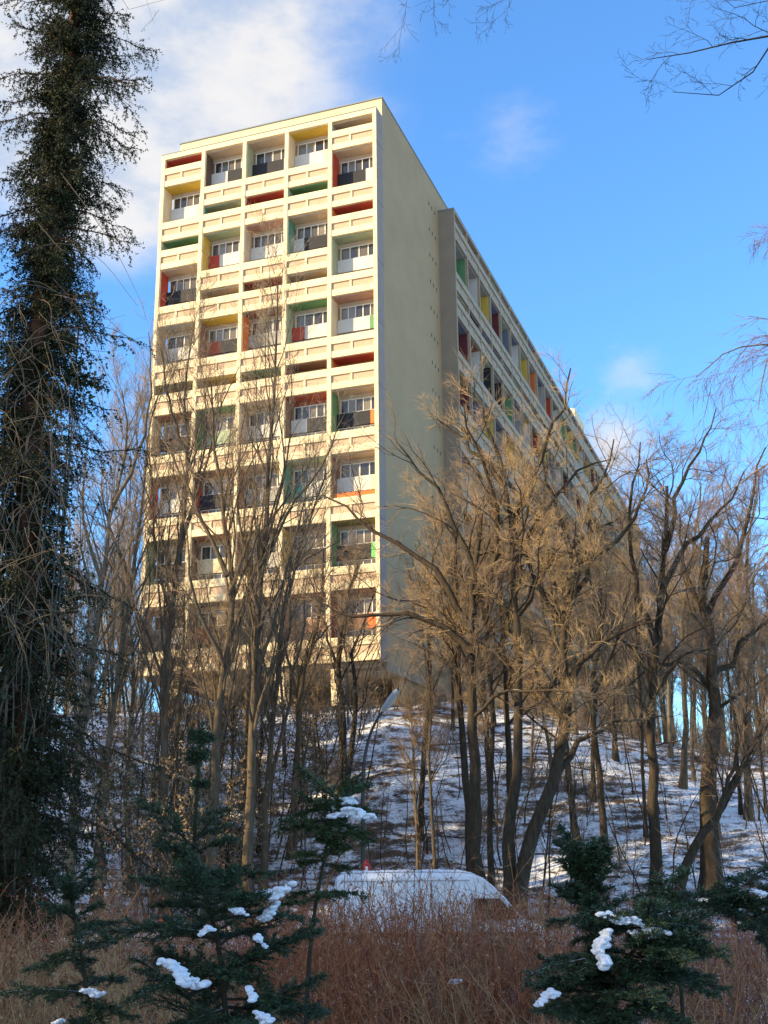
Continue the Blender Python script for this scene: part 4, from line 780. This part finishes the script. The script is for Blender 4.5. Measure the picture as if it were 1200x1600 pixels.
van_patch('side_window', [(4.42, 1.22), (5.72, 1.22), (5.22, 1.82), (4.42, 1.84)], M_VGL)
van_patch('door_seam', [(4.34, 0.5), (4.36, 0.5), (4.36, 2.0), (4.34, 2.0)], M_RUB, 0.006); van_patch('door_seam', [(3.1, 0.5), (3.12, 0.5), (3.12, 2.3), (3.1, 2.3)], M_RUB, 0.006)
van_patch('rub_strip', [(0.1, 0.72), (6.4, 0.72), (6.4, 0.84), (0.1, 0.84)], M_RUB, 0.015); van_patch('roof_gutter', [(0.3, 2.36), (4.3, 2.36), (4.3, 2.385), (0.3, 2.385)], M_RIM, 0.012)
van_patch('door_handle', [(4.45, 1.05), (4.68, 1.05), (4.68, 1.09), (4.45, 1.09)], M_RUB, 0.03)
q = MB(); q.add([(5.32, -0.82, 1.955), (5.32, 0.82, 1.955), (5.94, 0.88, 1.27), (5.94, -0.88, 1.27)], [(0, 1, 2, 3)]); q.V[0][:, 0] += 0.02; q.V[0][:, 2] += 0.012; q.build('windscreen', M_VGL, van)
q = MB(); q.box(6.5, 6.7, -0.93, 0.93, 0.3, 0.62); q.build('bumper', M_RUB, van); q = MB(); q.box(-0.06, 0.05, -0.93, 0.93, 0.34, 0.55); q.build('bumper', M_RUB, van)
for sg in (-1, 1):
    q = MB(); q.box(6.3, 6.56, sg * 0.62 - 0.2, sg * 0.62 + 0.2, 0.86, 1.04); q.build('headlight', M_LAMPG, van)
    q = MB(); q.box(-0.02, 0.04, sg * 0.85 - 0.07, sg * 0.85 + 0.07, 0.9, 1.5); q.build('tail_light', M_REDL, van)
    q = MB(); q.box(5.5, 5.62, sg * 1.14 - 0.1, sg * 1.14 + 0.1, 1.25, 1.6); q.box(5.52, 5.58, min(sg * 0.93, sg * 1.08), max(sg * 0.93, sg * 1.08), 1.3, 1.36); q.build('mirror', M_RUB, van)
    for wx in (1.15, 5.35):
        a = np.linspace(0, 2 * math.pi, 25)[:-1]
        def disc(rad, y0, y1):
            c = np.concatenate([np.stack([wx + rad * np.cos(a), np.full(24, y), 0.345 + rad * np.sin(a)], 1) for y in (y0, y1)]); f = np.array([(i, (i + 1) % 24, 24 + (i + 1) % 24, 24 + i) for i in range(24)]); mm = MB(); mm.add(c, f); mm.F += [np.array([list(range(24))[::-1]]), np.array([list(range(24, 48))])]; mm.M += [np.zeros(1, np.int32)] * 2; return mm
        w = disc(0.34, sg * 0.80, sg * 1.0).build('wheel', M_RUB, van); disc(0.21, sg * 0.96, sg * 1.008).build('rim', M_RIM, w)
# thin snow lying on the van roof
xs = np.linspace(0.25, 4.5, 44); ys = np.linspace(-0.72, 0.72, 14); rr = np.random.RandomState(9)
def rz_(X, Y): return np.interp(X, [p[0] for p in prof[4:9]], [p[1] for p in prof[4:9]]) + 0.035 * (1 - (Y / 0.8) ** 2) + 0.012 + 0.035 * smoothstep((0.72 - np.abs(Y)) / 0.2) * smoothstep((X - 0.25) / 0.3) * smoothstep((4.5 - X) / 0.5) * (0.5 + vnoise(X * 3, Y * 3 + 20))
V, Fq = grid(xs, ys, rz_); q = MB(); q.add(V, Fq); V2 = V.copy(); V2[:, 2] -= 0.03; q.add(V2, Fq[:, ::-1]); o = q.build('roof_snow', M_FSNOW, None, True, loc=van.location); tag(o, 'thin snow layer lying on the white van roof', 'snow')

# ------------------------------------------------------------------ street lamp, red marker
M_POLE = mat('grey_lamp_pole', (0.055, 0.052, 0.048), 0.6, 0.3, 4); M_HEAD = mat('pale_lamp_housing', (0.45, 0.45, 0.43), 0.35, 0.1, 3); M_LENS = mat('lamp_lens', (0.55, 0.55, 0.50), 0.15)
lb = at(566, 1362, 46.5); lb[2] = zground(lb) - 0.1; lamp = empty('street_lamp', lb); tag(lamp, 'curved grey street lamp with long pale head before the columns', 'street lamp')
pp = np.array([lb] + [at(*q, 46.5) for q in ((567, 1320), (567, 1230), (570, 1180))]) - lb; MB().tubes(resample(pp, 14)[None], np.linspace(0.10, 0.065, 14)[None], 12).build('pole', M_POLE, lamp, True)
pa = np.array([at(*q, d) for q, d in (((570, 1182), 46.5), ((576, 1155), 46.4), ((586, 1130), 46.2), ((600, 1108), 46.0))]) - lb; MB().tubes(resample(pa, 12)[None], np.linspace(0.065, 0.045, 12)[None], 10).build('arm', M_POLE, lamp, True)
h0, h1 = at(598, 1111, 46.02) - lb, at(622, 1077, 45.3) - lb; tt = np.linspace(0, 1, 12); hp = h0[None] + (h1 - h0)[None] * tt[:, None]
MB().tubes(hp[None], (0.03 + 0.105 * np.sin(np.clip(tt * 0.98 + 0.01, 0, 1) * math.pi) ** 0.28)[None], 14).build('lamp_head', M_HEAD, lamp, True)
ln = MB(); dn = np.array([0.05, -0.03, -0.06]); ln.tubes((hp[2:-2] + dn)[None], (0.085 * np.sin(np.linspace(0.12, 0.9, 8) * math.pi) ** 0.4)[None], 12).build('lens', M_LENS, [o for o in lamp.children if o.name.startswith('lamp_head')][0], True)
rb = at(573, 1362, 45.8); rb[2] = zground(rb) - 0.1; red = empty('red_marker_post', rb); tag(red, 'small red round-topped marker on a post showing over the van roof', 'post')
hz = at(573, 1366, 45.8)[2] - rb[2]; MB().tubes(np.array([[(0, 0, 0), (0, 0, hz * 0.5), (0, 0, hz)]]), np.full((1, 3), 0.05), 8).build('post', M_POLE, red, True)
tq = np.linspace(0, 1, 9); MB().tubes(np.c_[np.zeros((9, 2)), hz - 0.02 + tq * 0.52][None], (0.02 + 0.15 * np.cos(np.clip(tq - 0.25, 0, 1) * math.pi / 1.55) ** 0.6)[None], 12).build('cap', mat('red_enamel', (0.42, 0.02, 0.025), 0.4), red, True)
MB().box(-0.05, 0.05, -0.185, -0.14, hz + 0.12, hz + 0.27).build('plate', M_WHITE, red)

# ------------------------------------------------------------------ overhanging branches of trees outside the frame
def branch_tree(label, base, trunk, r0, limbs, seed, bark, tw, n2, n3, n4, l2=0.4, trop=(0, 0, 0.0)):
    rng = np.random.RandomState(seed); e = empty('overhanging_tree', base); m = MB(); T = resample(trunk, 14)[None]; m.tubes(T - base, (r0 * (1 - 0.7 * np.linspace(0, 1, 14)))[None], 10); m.build('trunk', bark, e, True)
    c = MB(); A = np.array([resample(l, 14) for l, _ in limbs]) - base; RA = np.array([r * (1 - 0.93 * np.linspace(0, 1, 14) ** 0.7) for _, r in limbs]); A[:, 1:] += rng.normal(size=A[:, 1:].shape) * 0.012; c.tubes(A, RA, 6)
    B, RB = spawn(A, RA, n2, 0.3, 1, 0.75, l2, 0.3, 7, 0.16, trop, rng, 0.6, 0.0028, 0.006, lmin=0.15); c.tubes(B, RB, 4)
    C, RC = spawn(B, RB, n3, 0.15, 1, 0.75, 0.42, 0.3, 5, 0.18, trop, rng, 0.7, 0.0024, 0.004, lmin=0.08); c.tubes(C, RC, 3)
    D, RD = spawn(C, RC, n4, 0.2, 1, 0.8, 0.45, 0.3, 3, 0.18, trop, rng, 0.8, 0.0022, 0.003, lmin=0.04); c.tubes(D, RD, 3); c.build('crown', tw, e, True); return tag(e, label, 'tree')
bs = np.array([5.6, 10.5, float(ground(5.6, 10.5)) - 0.1]); A_ = lambda pts, D: np.array([at(x, y, D) for x, y in pts])
branch_tree('bare tree outside the frame whose twigs hang in at the top right', bs, [bs, bs + [0.1, 0, 4], bs + [-0.1, 0.1, 8], bs + [-0.4, 0.2, 11.5]], 0.22,
  [(np.concatenate([[bs + [0.0, 0.05, 6.6]], A_([(1330, 40), (1200, 56), (1150, 66), (1085, 82), (1012, 92)], 10.4)]), 0.05), (np.concatenate([[bs + [0, 0.05, 6.9]], A_([(1300, -20), (1195, 78), (1170, 118), (1120, 152), (1052, 146)], 10.2)]), 0.042),
   (np.concatenate([[bs + [0, 0.05, 7.2]], A_([(1280, -60), (1180, 20), (1130, 0), (1100, -30)], 10.6)]), 0.026), (np.concatenate([[bs + [-0.2, 0.1, 9]], A_([(1050, -200), (860, -130), (740, -85), (622, -8)], 10.6)]), 0.03),
   (np.concatenate([[bs + [-0.2, 0.1, 9.1]], A_([(1040, -220), (900, -120), (830, -60), (798, -8)], 10.3)]), 0.024), (np.concatenate([[bs + [-0.2, 0.1, 9.1]], A_([(1000, -230), (830, -150), (720, -90), (690, -10)], 10.9)]), 0.022)], 81, M_BARKD, M_BARKD, 14, 7, 4, 0.13)
px_tree('birch outside the frame with purplish drooping twigs at the right edge', 30, [(1390, 1400), (1378, 1000), (1360, 700), (1345, 480), (1335, 330)], 0.2,
  [([(1362, 760), (1275, 600), (1235, 545), (1200, 560), (1185, 640)], 0.05), ([(1360, 700), (1270, 560), (1235, 510), (1205, 540)], 0.04), ([(1364, 820), (1275, 680), (1235, 640), (1215, 690)], 0.04)], 'birch', 83, M_BARKP, M_TWIGR, None, 0.2, 0.8, 0.8, 'birch_tree')
bs = np.array([-6.4, 9.0, float(ground(-6.4, 9.0)) - 0.1])
branch_tree('bare tree outside the frame dipping one thin twig over the spruce top', bs, [bs, bs + [0, 0, 5], bs + [0.2, 0.1, 10]], 0.16,
  [(np.concatenate([[bs + [0.1, 0, 8.5]], A_([(60, -160), (170, -40), (215, 22), (268, 2)], 9.2)]), 0.016), (np.concatenate([[bs + [0.1, 0, 8.6]], A_([(80, -180), (200, -60), (232, 5), (240, 32)], 9.4)]), 0.012)], 84, M_BARKD, M_TWIG, 3, 2, 2, 0.1)

# ------------------------------------------------------------------ litter on the slope
rng = np.random.RandomState(91); n = 30000; D = rng.uniform(50, 86, n); X = rng.uniform(-0.36, 0.36, n) * D; z = ground(X, D); keep = vnoise(X * 0.35 + 7, D * 0.5) + 0.5 * rng.rand(n) > 0.62
p = np.c_[X, D, z + 0.02][keep]; u = unit(rng.normal(size=p.shape) * [1, 1, 0.35]) * rng.uniform(0.07, 0.2, (len(p), 1)); w = unit(np.cross(u, [0, 0, 1.0] + 0.3 * rng.normal(size=p.shape))) * rng.uniform(0.02, 0.06, (len(p), 1))
l = MB(); l.cards(p, u, w); tag(l.build('fallen_leaves', mat('brown_oak_leaves', (0.16, 0.09, 0.05), 0.9, col2=(0.05, 0.035, 0.025), island=True)), 'brown fallen leaves and bits scattered on the snowy slope', 'leaves', kind='stuff')
FB = []
for i in range(4):
    r_ = np.random.RandomState(700 + i); P = grow(np.zeros((1, 3)), np.array([[1.0, r_.normal() * 0.2, 0.03]]), np.array([2.2 + i * 0.6]), 9, 0.12, (0, 0, 0), r_); P[:, :, 2] = np.abs(P[:, :, 2]) * 0.3 + 0.03; Rr = np.linspace(0.06, 0.02, 9)[None]; m = MB(); m.tubes(P, Rr, 6)
    B, RB = spawn(P, Rr, 5, 0.3, 1, 0.7, 0.35, 0.3, 5, 0.15, (0, 0, 0.0), r_, 0.6, 0.008, 0.008); m.tubes(B, RB, 4); FB.append(m.mesh('fallen_branch', M_BARKD, True))
for i in range(46):
    D = rng.uniform(52, 82); x = rng.uniform(-0.3, 0.34) * D; o = link('fallen_branch', FB[i % 4]); o.location = (x, D, float(ground(x, D))); o.rotation_euler = (rng.normal() * 0.05, rng.normal() * 0.05, rng.normal() * 0.5 + rng.choice([0, math.pi])); tag(o, 'dark fallen branch lying across the snow of the slope', 'branch', 'fallen branches on the slope')

# ------------------------------------------------------------------ unseen evergreen wood, added at left to keep low sun off the valley
rng = np.random.RandomState(95); m = MB()
for i in range(32):
    y = -26 + (i // 2) * 6.4 + rng.uniform(-1.2, 1.2); x = (-44 if i % 2 else -50) + rng.uniform(-1.5, 1.5); Hh = rng.uniform(28, 34); b = np.array([x, y, float(ground(x, y))]); n = 2100
    t = rng.rand(n) ** 0.8; zz = 1.5 + (Hh - 1.5) * t; r = (4.3 * (1 - t) + 0.25) * np.sqrt(rng.uniform(0.1, 1, n)); a = rng.uniform(0, 6.28, n)
    p = b + np.c_[r * np.cos(a), r * np.sin(a), zz]; u = np.c_[np.cos(a), np.sin(a), rng.uniform(-0.9, -0.2, n)] * rng.uniform(0.6, 1.3, (n, 1)); w = unit(np.cross(u, rng.normal(size=p.shape) * 0.5 + [0, 0, 1])) * rng.uniform(0.2, 0.4, (n, 1)); m.cards(p, u, w)
    m.tubes(np.array([[b, b + [0, 0, Hh * 0.5], b + [0, 0, Hh]]]), np.array([[0.35, 0.2, 0.03]]), 7)
tag(m.build('added_shade_wood', M_NEEDLE), 'unseen evergreen wood added left of the frame to shade the valley', 'wood', kind='stuff')
